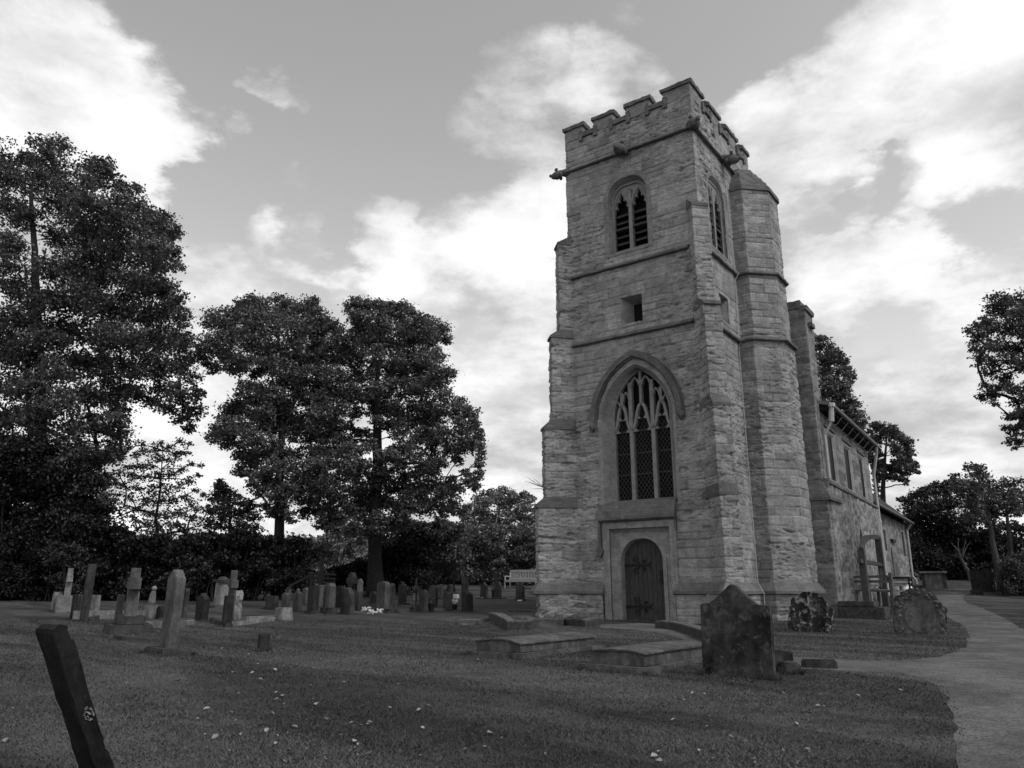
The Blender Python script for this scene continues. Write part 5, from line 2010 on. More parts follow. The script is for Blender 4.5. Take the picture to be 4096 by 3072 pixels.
for i in range(19):
    x = -Wb / 2 + .06 + (Wb - .12) * i / 18
    bk.add([(x - .022, .57, .50), (x + .022, .57, .50), (x + .022, .585, .50), (x - .022, .585, .50), (x - .022, .61, .88), (x + .022, .61, .88), (x + .022, .625, .88), (x - .022, .625, .88)], [(3, 2, 1, 0), (4, 5, 6, 7), (0, 1, 5, 4), (1, 2, 6, 5), (2, 3, 7, 6), (3, 0, 4, 7)])
bk.build('backrest', M_BENCH, bn)

# timber fence and stile among the trees
Yf = 31.0
pA, pB, pC = at(1248, 2290, Yf), at(1288, 2250, Yf), at(1335, 2320, Yf + .5)
fe = empty('timber_fence', (pA[0], Yf, gz(pA[0], Yf)), 0)
tag(fe, 'dark post and rail fence with a tall post under the trees', 'fence')
k0 = np.array(fe.location)
zt = lambda px, py, Y: at(px, py, Y)[2] - k0[2]
xA, xB = 0.0, pB[0] - k0[0]
MB().box(-.06, .06, -.06, .06, -.2, zt(1248, 2292, Yf)).build('post', M_FENCE, fe)
MB().box(xB - .075, xB + .075, -.07, .07, -.2, zt(1288, 2235, Yf)).build('post', M_FENCE, fe)
xC = pC[0] - k0[0]
MB().box(xC - .06, xC + .06, .3, .42, -.2, zt(1335, 2310, Yf)).build('post', M_FENCE, fe)
for py in (2296, 2313, 2329):
    z = zt(1265, py, Yf)
    MB().box(.0, xB, -.03, .03, z - .05, z + .05).build('rail', M_FENCE, fe)
    MB().tube([(xB, 0, z), (xC + .1, .36, z - .02)], .055, 4).build('rail', M_FENCE, fe)
MB().tube([(0, 0, zt(1248, 2298, Yf)), (-.8, -.25, zt(1248, 2345, Yf))], .06, 4).build('rail', M_FENCE, fe)


def nav_w(s, t, z):                                            # nave frame -> world
    q = NP(s, t)
    return O3 + _S * q[0] + _E * q[1] + np.array([0, 0, z])


def nav_px(px, py, s):
    d = ray_l(px, py)
    pl = NP(s, 0)
    den_ = d[0] * s2[0] + d[1] * s2[1]
    t = ((pl - CAML[:2]) @ s2) / den_
    p = CAML + d * t
    return float((p[:2] - NP(s, 0)) @ e2), float(p[2])


# timber arch beside the south door
SA = .75
tA, zA = nav_px(3468, 2403, SA)
tB, zB = nav_px(3536, 2352, SA)
ta = empty('timber_arch', nav_w(SA, tA, zA), -TH + NA)
tag(ta, 'weathered timber arch frame with rail and brace by the south door', 'timber frame')
dy = tB - tA
ZA = lambda px, py: nav_px(px, py, SA)[1] - zA
top1, top2 = ZA(3450, 2200), ZA(3513, 2150)
MA = lambda u, v, d: (d, u, v)
MB().box(-.09, .09, -.11, .11, -.4, top1).build('post', M_OAK, ta)
MB().box(-.09, .09, dy - .11, dy + .11, -.4, top2).build('post', M_OAK, ta)
pts = [(0, top1), (dy * .12, top1 + (top2 - top1) * .42), (dy * .35, top1 + (top2 - top1) * .75), (dy * .65, top2 - .05), (dy, top2)]
MB().bar(pts, .14, -.06, .06, MA).build('arched_beam', M_OAK, ta)
zr = ZA(3478, 2251)
MB().bar([(-.5, zr), (dy, zr)], .11, -.05, .05, MA).build('rail', M_OAK, ta)
MB().bar([(dy - .05, zr - .1), (dy - .75, zr - .75)], .11, -.04, .04, MA).build('brace', M_OAK, ta)
# timber bench with arms beside it
tC, zC = nav_px(3520, 2420, .75)
tb = empty('timber_bench', nav_w(.75, tC, zC), -TH + NA + R(68))
tag(tb, 'old grey timber bench with curved seat standing by the church wall', 'bench')
for yy_ in (-.75, .0, .75):
    MB().box(-.04, .04, yy_ - .04, yy_ + .04, -.2, .62 if yy_ else .5).build('leg', M_OLDBENCH, tb)
    MB().box(-.55, -.47, yy_ - .04, yy_ + .04, -.2, .95).build('leg', M_OLDBENCH, tb)
    MB().box(-.52, .05, yy_ - .045, yy_ + .045, .56, .61).build('arm', M_OLDBENCH, tb)
MB().add([(.06, -.8, .40), (.06, .8, .44), (-.5, .8, .42), (-.5, -.8, .38), (.06, -.8, .45), (.06, .8, .49), (-.5, .8, .47), (-.5, -.8, .43)], [(3, 2, 1, 0), (4, 5, 6, 7), (0, 1, 5, 4), (1, 2, 6, 5), (2, 3, 7, 6), (3, 0, 4, 7)]).build('seat', M_OLDBENCH, tb)
MB().box(-.56, -.50, -.8, .8, .66, .74).box(-.56, -.50, -.8, .8, .80, .88).build('backrest', M_OLDBENCH, tb)
# stone steps up to the south door
tD, zD = nav_px(3500, 2436, 1.0)
st = MB().box(-.9, .30, -.45, .50, -.5, .0).box(-.9, .05, -.40, .45, .002, .16)
so = st.build('stone_steps', M_BRICK, None, bevel=.02, rough=.01, sub=1)
so.location, so.rotation_euler = nav_w(1.0, tD, zD + .05), (0, 0, -TH + NA)
tag(so, 'two dark worn steps at the south door', 'steps')
# black bin with a white sack against the chancel wall
tE, zE = nav_px(3612, 2402, 1.0)
bi = empty('litter_bin', nav_w(1.0, tE, zE), -TH + NA)
tag(bi, 'black framed litter bin with a white sack hanging in it', 'bin')
hb = nav_px(3612, 2316, 1.0)[1] - zE
for x, y in ((-.3, -.32), (.3, -.32), (.3, .32), (-.3, .32)):
    MB().box(x - .03, x + .03, y - .03, y + .03, -.2, hb).build('post', M_BIN, bi)
MB().box(-.36, .36, -.38, .38, hb, hb + .06).box(-.36, -.30, -.38, .38, hb - .14, hb).build('lid', M_BIN, bi, bevel=.02)
MB().box(-.34, .30, -.30, .30, hb * .80, hb * .88).build('white_rim', M_WHITE, bi, bevel=.02)
MB().tube([(0, 0, hb * .05), (0, 0, hb * .12), (.02, 0, hb * .35), (0, .02, hb * .58), (0, 0, hb * .70)], [.16, .33, .37, .34, .24], 12).build('sack', M_WHITE, bi, rough=.04, sub=1, smooth=True)

# chest tomb and stones beyond the path
g_, cw, cs = spot(3738, 2350)
ht = hof(3738, 2286, g_)
ct = empty('chest_tomb', g_, -TH + R(10))
tag(ct, 'grey chest tomb with flat lid in front of the dark bushes', 'tomb')
MB().box(-.44, .44, -.4, .9, -.3, ht - .10).build('chest', G_LIGHT, ct, bevel=.02)
for x in (-.44, .44):
    MB().box(x - .07, x + .07, -.46, -.34, -.3, ht - .10).build('corner_pilaster', G_DARK, ct)
MB().box(-.58, .58, -.6, 1.1, ht - .095, ht).build('lid', G_LIGHT, ct, bevel=.02)
R7 = lambda x, y: (3700 + x / 4.147, 2100 + y / 4.147)
grave('headstone', 'flat', *R7(985, 1110), 2100 + 745 / 4.147, 84, G_BLACK, 'black wide headstone right of the path near the leaning tree', th=.12)
o_ = grave('headstone', 'flat', *R7(870, 1160), 2100 + 1075 / 4.147, 46, G_BLACK, 'squat dark stone lying before the black wide headstone', th=.3, rough=.02, sub=1)

# fallen leaves: one pale leaf, copied
lm = bpy.data.meshes.new('fallen_leaf')
ov_ = [(0, -.055, 0), (.030, -.028, .008), (.042, .006, .016), (.024, .038, .012), (0, .062, .004), (-.024, .036, .010), (-.040, .004, .018), (-.028, -.03, .006), (0, 0, -.002)]
lm.from_pydata(ov_, [], [(8, i, (i + 1) % 8) for i in range(8)])
lm.materials.append(M_LEAFPALE)
placed = [(3150, 2765), (2680, 2745), (2120, 2940), (1960, 2868), (1690, 2920), (2010, 2960), (3280, 2935), (3760, 2770)]
while len(placed) < 230:
    u = random.random()
    py = 2520 + 545 * random.random() ** .8
    px = random.choice([random.uniform(700, 1700), random.uniform(0, 3750), random.uniform(900, 1500), random.uniform(2600, 3700)])
    placed.append((px, py))
for px, py in placed:
    g_ = on_ground(px, py)
    if bool(in_path(np.array([g_[0]]), np.array([g_[1]]))[0]) and random.random() < .85:
        continue
    o_ = bpy.data.objects.new('fallen_leaf', lm)
    COL.objects.link(o_)
    s_ = .20 + .38 * random.random() ** 1.7
    o_.location = (g_[0], g_[1], g_[2] + .02)
    o_.rotation_euler = (random.uniform(-.5, .5), random.uniform(-.5, .5), random.uniform(0, 6.28))
    o_.scale = (s_, s_, s_)
    tag(o_, 'pale dry leaf fallen on the mown lawn', 'leaf', 'fallen leaves')

# ------------------------------------------------------------------ trees, shrubs and hedges
def P3px(px, py, Y):
    return at(px, py, Y)


def clumps(txt, fx, Y, dep, kr=1.0, fill=0.0):
    """'x,y,r x,y,r ...' measured on the photograph -> centres and radii standing at their own depth"""
    out = []
    raw = [tuple(map(float, q.split(','))) for q in txt.split()]
    if fill:
        add = []
        for i, (x, y, r_) in enumerate(raw):
            for (x2, y2, r2_) in raw[i + 1:]:
                d = math.hypot(x - x2, y - y2)
                if .9 * (r_ + r2_) < d < 2.1 * (r_ + r2_) and random.random() < fill:
                    t = random.uniform(.4, .6)
                    c = (x + (x2 - x) * t, y + (y2 - y) * t, .42 * (r_ + r2_) * random.uniform(.8, 1.1))
                    if all(math.hypot(c[0] - a[0], c[1] - a[1]) > .55 * (a[2] + c[2]) for a in raw + add):
                        add.append(c)
        raw = raw + add
    for (x, y, r_) in raw:
        px, py, k = fx(x, y)
        yy_ = Y + random.uniform(-dep, dep)
        p = at(px, py, yy_)
        f = yy_ * CT + (p[2] - EYE) * ST
        out.append((p, r_ * k * kr * 1.24 * f / FPX))
    return out


def leaf_mesh(name, cl, mt, parent, leaf=.11, C=1.5, sub=.42, flat=.55, up=.6, deep=1.25, seed=1, spread=1.0):
    rg = np.random.default_rng(seed)
    cen, siz = [], []
    tw = []
    for (c, r_) in cl:
        nsub = max(4, int(11 * (1 / sub) ** 1.2 * .8))
        n = max(30, int(3.9 * C * math.pi * r_ * r_ / (.42 * leaf * leaf)))
        dv = rg.normal(size=(nsub, 3))
        dv /= np.linalg.norm(dv, axis=1)[:, None]
        q = rg.random(nsub) ** .45
        sc = dv * q[:, None] * r_ * np.array([1.0, deep, .92]) * .86
        tw.append((c, sc))
        k = rg.integers(0, nsub, n)
        d2 = rg.normal(size=(n, 3)) * np.array([1.12, 1.12, flat]) * (r_ * sub * .56 * spread)
        cen.append(c + sc[k] + d2)
        siz.append(np.full(n, leaf) * rg.uniform(.55, 1.35, n))
    cen = np.concatenate(cen)
    siz = np.concatenate(siz)
    n = len(cen)
    nr = rg.normal(size=(n, 3)) * .9 + np.array([0, 0, up])
    nr /= np.linalg.norm(nr, axis=1)[:, None]
    t = rg.normal(size=(n, 3))
    t -= nr * np.sum(t * nr, 1)[:, None]
    t /= np.linalg.norm(t, axis=1)[:, None]
    s_ = np.cross(nr, t)
    bend = nr * (siz * .12)[:, None]
    V = np.stack([cen - t * siz[:, None] * .5 - bend, cen + s_ * siz[:, None] * .36, cen + t * siz[:, None] * .5 - bend, cen - s_ * siz[:, None] * .36], 1)
    np_mesh(name, V.reshape(-1, 3), np.arange(n * 4).reshape(-1, 4), mt, parent)
    return tw


def limb(mb, a, b_, r0, r1, sag=.15, n=7, seg=5):
    a, b_ = Vector(a), Vector(b_)
    L = (b_ - a).length
    m_ = a.lerp(b_, .45) + Vector((random.uniform(-.12, .12) * L, random.uniform(-.12, .12) * L, sag * L))
    pts, rad = [], []
    for i in range(n):
        t = i / (n - 1)
        p = a * (1 - t) ** 2 + m_ * 2 * t * (1 - t) + b_ * t * t
        p += Vector((random.uniform(-1, 1), random.uniform(-1, 1), random.uniform(-1, 1))) * .018 * L * (0 < i < n - 1)
        pts.append(p)
        rad.append(r0 + (r1 - r0) * t ** .8)
    mb.tube(pts, rad, seg, cap=False)


def tree(name, label, cat, group, base, Y, trunk, r0, cl, mt, bark, leaf=.11, C=1.5, limbs=1.0, twigs=3, seed=1, up=.6, sub=.42, sag=.15, start=.35, dead=0, spread=1.0):
    """trunk: list of (px, py) on the photograph going up, standing Y away"""
    tp = [at(px, py, Y) for px, py in trunk]
    zb = gz(tp[0][0], tp[0][1])
    root = empty(name, (tp[0][0], tp[0][1], min(zb, tp[0][2])))
    off = np.array(root.location)
    tag(root, label, cat, group)
    tp = [p - off for p in tp]
    tp[0][2] = min(tp[0][2], zb - off[2]) - .3
    cl = [(c - off, r_) for c, r_ in cl]
    tw = leaf_mesh('crown', cl, mt, root, leaf, C, sub=sub, up=up, seed=seed, spread=spread)
    mb = MB()
    m_ = len(tp)
    pts, rad = [], []
    for i in range(m_ - 1):
        for k in range(4):
            t = k / 4
            p = tp[i] * (1 - t) + tp[i + 1] * t
            f = (i + t) / (m_ - 1)
            pts.append(Vector(p) + Vector((random.uniform(-1, 1), random.uniform(-1, 1), 0)) * r0 * .12)
            rad.append(r0 * (1 - .85 * f) * (1.25 if i + t < .3 else 1.0))
    pts.append(Vector(tp[-1]))
    rad.append(r0 * .12)
    mb.tube(pts, rad, 9)
    nodes = [(np.array(p), -1) for p in pts[int(len(pts) * start):]]
    nt0 = len(nodes)
    axis = np.array([np.array(p) for p in pts])
    order = sorted(range(len(cl)), key=lambda i: float(np.min(np.linalg.norm(axis - cl[i][0], axis=1))))
    dist_ax = {}
    links = []
    for i in order:
        c = cl[i][0]
        N_ = np.array([n_[0] for n_ in nodes])
        dv = c - N_
        cost = np.linalg.norm(dv, axis=1) + 1.3 * np.maximum(0, -dv[:, 2]) + np.where(np.arange(len(N_)) < nt0, .0, .25)
        j = int(np.argmin(cost))
        links.append((i, j))
        nodes.append((c, len(links) - 1))
    wgt = [1.0] * len(links)
    for q in range(len(links) - 1, -1, -1):
        j = links[q][1]
        if j >= nt0:
            wgt[j - nt0] += wgt[q]
    for q, (i, j) in enumerate(links):
        rr = min(r0 * .6, .016 * math.sqrt(wgt[q]) + .008)
        limb(mb, nodes[j][0], cl[i][0], rr * 1.1, rr * .75, sag * .6)
        for k in range(twigs):
            sc = tw[i][1][k % len(tw[i][1])]
            limb(mb, cl[i][0], cl[i][0] + sc * 1.05, .011, .004, .05, 4, 3)
    for q in range(dead):
        c, r_ = cl[random.randrange(len(cl))]
        limb(mb, c, c + np.array([random.uniform(-1, 1), random.uniform(-1, 1), random.uniform(.3, 1)]) * r_ * 1.6, .015, .003, .1, 6, 4)
    mb.build('trunk', bark, root, smooth=True)
    return root


FD = lambda x, y: (x * 1.8517, y * 1.8517, 1.8517)                       # measured on the whole photograph at 2212 px
F4 = lambda x, y: (780 + x / 1.784, 1150 + y / 1.784, 1 / 1.784)
FS = lambda x, y: (x / 2.212, 1750 + y / 2.212, 1 / 2.212)
F5 = lambda x, y: (780 + x / 1.58, 1700 + y / 1.58, 1 / 1.58)
F8 = lambda x, y: (3000 + x * .4955, 1000 + y * .4955, .4955)
F6 = lambda x, y: (3200 + x / 3.687, 1500 + y / 3.687, 1 / 3.687)
FR = lambda x, y: (3500 + x / 2.371, 1800 + y / 2.371, 1 / 2.371)

# two big sycamores in the middle
A_ = ('140,240,75 250,220,75 400,130,75 480,110,55 620,120,75 700,160,65 820,160,80 880,230,75 560,230,100 700,280,100 350,260,70 150,390,80 60,480,55 120,560,55 260,400,95 '
      '250,560,65 400,350,100 430,620,45 380,520,65 520,420,95 560,560,75 650,400,85 800,300,75 620,520,75 810,500,65 930,300,75 990,270,55 730,430,55 300,830,80 250,880,65 200,960,55 130,1060,55 '
      '200,1080,65 330,980,95 480,800,90 470,950,85 560,760,65 600,850,85 420,1080,75 280,1110,55 560,1010,75 700,700,95 800,640,85 860,720,75 900,800,70 500,1200,80 380,1240,65 330,1310,55 '
      '480,1340,65 420,1390,50 560,1280,65 650,1180,85 700,1300,80 760,950,70 820,1000,70 700,1050,65 640,1420,70 560,1500,60 720,1450,65 500,1560,40 20,440,30 330,120,35 850,100,35 620,1560,55 540,1600,42 680,1640,45 760,560,60 840,420,60')
tree('sycamore_tree', 'tall sycamore with layered crown and bare lower trunk, left of the central pair', 'tree', 'tall sycamores', None, 33.5,
     [F4(596, 2160)[:2], F4(600, 1640)[:2], F4(612, 1300)[:2], F4(620, 1000)[:2], F4(625, 700)[:2], F4(600, 450)[:2], F4(580, 250)[:2]], .24, clumps(A_, F4, 33.5, 1.9, 1.06, .8), L_MID, M_BARK, .125, 1.2, .8, 2, 3)
B_ = ('1120,120,60 1190,130,60 1260,140,50 1300,120,45 1430,140,60 1500,150,52 1380,190,45 1150,240,55 1250,290,75 1350,290,75 1480,230,65 1600,230,55 1680,260,55 1620,330,75 1760,300,55 1790,370,42 1700,380,55 '
      '1550,380,75 1450,420,85 1330,400,75 1200,400,85 1080,360,75 1000,400,65 960,500,75 1050,520,75 1150,520,75 1280,560,55 1400,600,75 1530,520,75 1640,490,65 1600,620,85 1750,590,70 1820,620,45 1700,700,85 '
      '1500,720,85 1380,760,75 1250,700,55 1100,650,75 980,640,75 1000,760,75 1100,800,65 1360,860,75 1480,880,85 1620,830,85 1780,800,65 1880,830,55 1960,880,50 1990,940,35 1900,900,55 1750,920,60 1560,960,75 '
      '1400,980,65 1150,900,55 1020,890,75 950,960,60 1100,990,42 1200,1060,55 1950,1000,55 2020,1040,42 2040,1130,34 1900,1080,65 1800,1040,60 1700,1000,50 1830,1150,65 1960,1140,50 2040,1210,34 2020,1330,40 '
      '1990,1420,42 1930,1330,36 1700,1120,55 1600,1100,65 1550,1200,65 1680,1210,62 1450,1160,55 1330,1200,42 1000,1150,75 1100,1180,75 900,1150,65 960,1250,75 1080,1300,75 1200,1270,65 880,1330,65 1000,1400,75 '
      '1130,1420,75 1260,1390,75 1370,1330,55 1480,1330,65 1600,1330,75 1700,1330,50 1560,1440,75 1660,1430,65 1780,1400,52 1870,1430,55 1850,1540,52 1900,1590,34 1750,1500,52 1430,1440,75 1320,1500,65 1180,1530,75 '
      '1050,1520,75 940,1480,75 840,1520,52 900,1600,55 1450,1570,75 1580,1560,52 1660,1600,52 1760,1620,40 1200,1640,65 1060,1640,60 1330,1640,60 900,1700,40 1000,1730,45 1150,1740,50 900,420,65 880,520,60 930,600,60 900,700,60 880,900,65 850,1080,65 830,1180,65 820,1280,70 780,1380,70 760,1500,65 800,1600,60 1400,1690,55 1500,1700,50 1250,1740,50')
tree('sycamore_tree', 'broad tall sycamore with spreading crown, right of the central pair', 'tree', 'tall sycamores', None, 34.0,
     [F4(1285, 2180)[:2], F4(1290, 1640)[:2], F4(1300, 1250)[:2], F4(1298, 950)[:2], F4(1285, 780)[:2], F4(1310, 560)[:2], F4(1330, 330)[:2]], .32, clumps(B_, F4, 34, 2.1, 1.06, .8), L_MID, M_BARK, .12, 1.2, .8, 2, 4, dead=10)
# huge near tree on the left
LT = ('2,330,34 18,385,40 60,345,26 95,325,30 130,312,26 75,390,40 118,370,42 160,410,36 190,365,30 225,352,20 205,390,30 235,375,20 180,440,40 140,440,45 265,405,24 290,410,18 280,440,28 255,460,38 215,470,45 310,450,22 325,480,26 300,490,35 '
      '345,480,22 362,470,18 378,500,16 360,510,28 330,530,38 375,545,18 382,575,14 350,570,32 300,550,42 255,520,45 210,530,45 170,500,42 130,520,35 30,460,42 20,520,40 60,470,30 15,580,40 40,630,40 20,690,42 60,700,45 '
      '110,590,40 150,570,42 190,590,45 240,590,45 285,610,45 330,620,40 365,630,30 385,650,24 395,690,22 360,680,38 320,680,42 275,670,45 230,660,45 180,650,45 135,650,42 95,650,38 100,740,45 60,770,45 20,760,42 150,720,45 200,720,45 '
      '250,730,45 300,735,45 345,740,40 385,740,30 405,735,20 412,775,18 390,790,28 350,790,38 310,790,38 265,790,40 215,790,45 165,790,45 115,810,45 65,840,45 20,830,42 415,815,20 425,850,18 405,870,24 420,890,20 395,905,20 410,925,16 385,840,28 '
      '345,845,24 360,880,22 325,870,22 300,850,26 270,840,32 230,850,38 180,860,42 130,880,45 80,910,45 25,900,42 150,940,42 200,920,40 240,910,34 255,880,28 262,935,24 250,965,28 235,990,26 262,985,14 210,980,35 165,1000,42 115,980,42 60,980,45 15,970,42 '
      '225,1040,26 190,1050,38 235,1080,18 140,1070,42 90,1060,42 40,1060,42 10,1120,40 200,1100,36 150,1130,40 100,1130,42 50,1140,42 215,1140,24 190,1170,32 20,1190,40 70,1200,42 130,1195,40 -60,400,60 -70,560,70 -80,720,70 -70,900,70 -70,1060,70')
tree('large_tree', 'huge dark broadleaf tree filling the left edge of the picture', 'tree', None, None, 35.0,
     [FD(95, 1290)[:2], FD(90, 1000)[:2], FD(84, 760)[:2], FD(76, 600)[:2], FD(74, 520)[:2], FD(66, 430)[:2], FD(75, 370)[:2]], .32, clumps(LT, FD, 35, 3.2, .90), L_DARK, M_BARK, .15, 1.0, .75, 2, 5, dead=4)
# thin young tree in front of the hedge
SP = ('1240,70,40 1140,90,25 1360,90,45 1280,140,45 1430,60,35 1500,90,45 1600,40,40 1560,150,50 1680,60,25 1640,130,35 1200,160,40 1400,190,55 1500,220,50 1320,250,55 1230,260,50 1120,260,45 1050,320,45 1160,340,55 1290,350,55 1420,330,60 1530,330,55 1620,280,45 1690,230,30 '
      '1780,250,25 1750,330,30 1680,380,45 1590,430,50 1470,450,60 1350,460,60 1220,450,50 1110,430,45 1030,400,40 1040,500,40 1150,530,50 1280,560,55 1400,560,65 1520,560,60 1640,520,45 1730,470,30 1700,600,50 1600,660,60 1480,680,65 1340,670,60 1210,640,50 1100,600,40 1000,620,30 '
      '1080,690,45 1190,730,50 1300,760,60 1440,780,65 1560,770,60 1680,720,50 1770,640,40 1800,720,35 1740,790,40 1640,830,45 1480,850,50 1350,840,50 1220,820,40 980,330,25 970,560,20 1840,600,15 1840,760,18')
tree('young_tree', 'thin airy young tree with sparse leaves rising above the dark hedge', 'tree', None, None, 36.0,
     [FS(1405, 1500)[:2], FS(1400, 900)[:2], FS(1380, 700)[:2], FS(1420, 450)[:2], FS(1440, 120)[:2]], .11, clumps(SP, FS, 36, .9), L_MID, M_BARK, .115, .62, .95, 3, 6, sub=.55, start=.2)
# small tree left of the sycamore trunk
SM = '200,1420,55 150,1480,55 250,1500,65 200,1580,75 320,1600,65 400,1550,45 60,1480,22 420,1640,45 120,1600,45 180,1380,25 330,1530,40 200,1680,65 330,1700,60 430,1720,45 110,1690,40'
tree('small_tree', 'small dark leafy tree standing left of the sycamore trunk', 'tree', None, None, 35.5, [F4(250, 2100)[:2], F4(250, 1760)[:2], F4(250, 1600)[:2], F4(210, 1440)[:2]], .12, clumps(SM, F4, 35.5, .8), L_DARK, M_BARK, .12, 1.2, .8, 2, 7)


def shrub(name, label, cat, group, fx, txt, Y, dep, mt, leaf=.12, C=1.5, seed=1, stems=5, sub=.5, bark=None, up=.5):
    cl = clumps(txt, fx, Y, dep)
    ps = np.array([c for c, r_ in cl])
    bx, by = ps[:, 0].mean(), ps[:, 1].mean()
    zb = gz(bx, by)
    root = empty(name, (bx, by, zb))
    tag(root, label, cat, group)
    off = np.array((bx, by, zb))
    cl = [(c - off, r_) for c, r_ in cl]
    tw = leaf_mesh('foliage', cl, mt, root, leaf, C, sub=sub, seed=seed, up=up)
    mb = MB()
    for i in range(max(stems, len(cl) // 3)):
        c, r_ = cl[random.randrange(len(cl))]
        b0_ = np.array([c[0] * .8 + random.uniform(-.3, .3), c[1] * .8, gz(c[0] + bx, c[1] + by) - zb - .1])
        limb(mb, b0_, c, .035, .01, .05)
    mb.build('stems', bark or M_BARK, root, smooth=True)
    return root


def rows(x0, x1, tops, bottom, r_, fx):
    """fill a strip with clumps: ragged top line given by points"""
    xs_, ys_ = zip(*tops)
    out = []
    y = bottom
    while y > min(ys_) - r_:
        x = x0
        while x < x1:
            t = np.interp(x, xs_, ys_)
            if y > t + r_ * .45:
                out.append('%.0f,%.0f,%.0f' % (x + random.uniform(-.3, .3) * r_, y + random.uniform(-.3, .3) * r_, r_ * random.uniform(.75, 1.1)))
            x += r_ * 1.25
        y -= r_ * 1.15
    # a fringe along the top
    x = x0
    while x < x1:
        out.append('%.0f,%.0f,%.0f' % (x, np.interp(x, xs_, ys_) + r_ * .35, r_ * random.uniform(.35, .6)))
        x += r_ * .6
    return ' '.join(out)


LOW = rows(-60, 240, [(-60, 930), (100, 960), (165, 985), (205, 1040), (228, 1110), (240, 1190)], 1270, 36, FD)
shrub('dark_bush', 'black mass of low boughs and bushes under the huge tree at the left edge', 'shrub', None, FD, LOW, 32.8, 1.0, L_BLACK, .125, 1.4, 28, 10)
hedge_top = [(-150, 830), (0, 850), (120, 790), (260, 870), (380, 810), (520, 865), (600, 770), (760, 835), (860, 755), (960, 800), (1040, 780), (1150, 855), (1280, 905), (1400, 860), (1520, 930), (1640, 840), (1760, 885), (1850, 815), (1960, 905), (2080, 830), (2200, 880)]
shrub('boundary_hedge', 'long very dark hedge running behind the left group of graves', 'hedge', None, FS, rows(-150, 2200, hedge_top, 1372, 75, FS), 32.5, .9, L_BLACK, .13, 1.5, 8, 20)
hd2 = [(-60, 720), (60, 690), (160, 690), (280, 670), (420, 700), (560, 730), (660, 720), (760, 750), (850, 800), (900, 900)]
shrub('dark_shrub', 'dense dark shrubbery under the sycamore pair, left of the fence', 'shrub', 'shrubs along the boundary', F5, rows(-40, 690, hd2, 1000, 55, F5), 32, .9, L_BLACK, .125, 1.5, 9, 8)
shrub('leafy_shrub', 'grey-leaved bush in front of the dark hedge behind the pale block cross', 'shrub', 'shrubs along the boundary', FS, '420,1020,60 500,960,60 600,980,65 700,1000,60 540,1060,65 660,1080,60 780,1060,50 450,1100,55 580,1150,60 700,1160,55 820,1130,45 500,1260,60 650,1270,60 780,1240,55 560,1340,50 700,1340,50', 31.4, .5, L_HEDGE2, .12, 1.0, 31, 4)
shrub('leafy_shrub', 'grey-leaved bush in front of the dark hedge behind the tall peaked stone', 'shrub', 'shrubs along the boundary', FS, '1560,1130,50 1650,1080,55 1740,1100,55 1820,1150,50 1600,1210,50 1700,1200,55 1790,1230,50 1880,1200,45 1500,1230,40 1550,1310,50 1680,1320,50 1800,1320,50', 31.4, .5, L_HEDGE2, .12, 1.0, 32, 4)
shrub('overhanging_shrub', 'paler drooping leaves hanging beside the fence post', 'shrub', 'shrubs along the boundary', F5, '640,850,45 700,840,45 760,830,40 720,880,35 640,890,30 780,790,40 700,780,45 820,760,45 850,820,35 600,860,30 830,860,25', 34, .6, L_MID, .11, 1.2, 10, 3)
shrub('dark_shrub', 'black-green shrub right of the broad sycamore trunk', 'shrub', 'shrubs along the boundary', F5, rows(1160, 1500, [(1150, 800), (1250, 740), (1400, 720), (1500, 700)], 985, 55, F5), 36, 1.0, L_BLACK, .12, 1.5, 11, 6)
shrub('dark_shrub', 'low dark shrub between the fence and the broad sycamore trunk', 'shrub', 'shrubs along the boundary', F5, rows(870, 1120, [(870, 900), (960, 880), (1060, 860), (1120, 880)], 990, 45, F5), 36, .8, L_BLACK, .12, 1.5, 12, 5)
shrub('leafy_shrub', 'mid-grey leafy shrub beneath the right side of the broad sycamore', 'shrub', 'shrubs along the boundary', F5, rows(1180, 1680, [(1180, 640), (1300, 600), (1450, 620), (1560, 600), (1680, 640)], 900, 55, F5), 38, 1.0, L_MID, .12, 1.2, 13, 6)
shrub('scrub_hedge', 'soft grey scrub filling the gap between the trees and the tower', 'hedge', None, F5, rows(1500, 2200, [(1500, 760), (1640, 660), (1740, 640), (1850, 630), (2000, 640), (2150, 660), (2220, 680)], 985, 60, F5), 46, 1.2, L_LIGHT, .13, 1.25, 14, 12)
shrub('leafy_shrub', 'darker leafy bush behind the white bench', 'shrub', 'shrubs along the boundary', F5, rows(1900, 2240, [(1900, 860), (1980, 800), (2080, 760), (2160, 740), (2240, 740)], 985, 45, F5), 44.5, .6, L_MID, .12, 1.2, 15, 6)
PO = '1700,620,40 1690,560,35 1720,520,30 1740,580,50 1790,480,38 1800,540,55 1830,440,30 1840,500,50 1870,430,30 1880,580,60 1890,470,50 1930,420,32 1950,500,60 1970,420,30 2000,430,30 1980,580,60 2020,480,50 2060,440,28 2070,520,55 2100,450,28 2090,590,50 2130,470,25 2135,540,40 2140,610,40 1840,620,50 1960,640,50 2060,650,50 1760,640,45'
tree('distant_tree', 'pale rounded tree far off in the gap left of the tower', 'tree', 'distant trees', None, 62, [F5(1920, 950)[:2], F5(1920, 700)[:2], F5(1925, 460)[:2]], .3, clumps(PO, F5, 62, 1.5), L_HAZED, M_BARK, .22, 1.15, .6, 1, 16)
shrub('distant_tree', 'hazy grey trees seen between the two sycamore trunks', 'tree', 'distant trees', F5, rows(800, 1120, [(800, 720), (880, 670), (960, 650), (1040, 660), (1120, 680)], 960, 45, F5), 70, 2.0, L_HAZED, .25, 1.2, 17, 5)
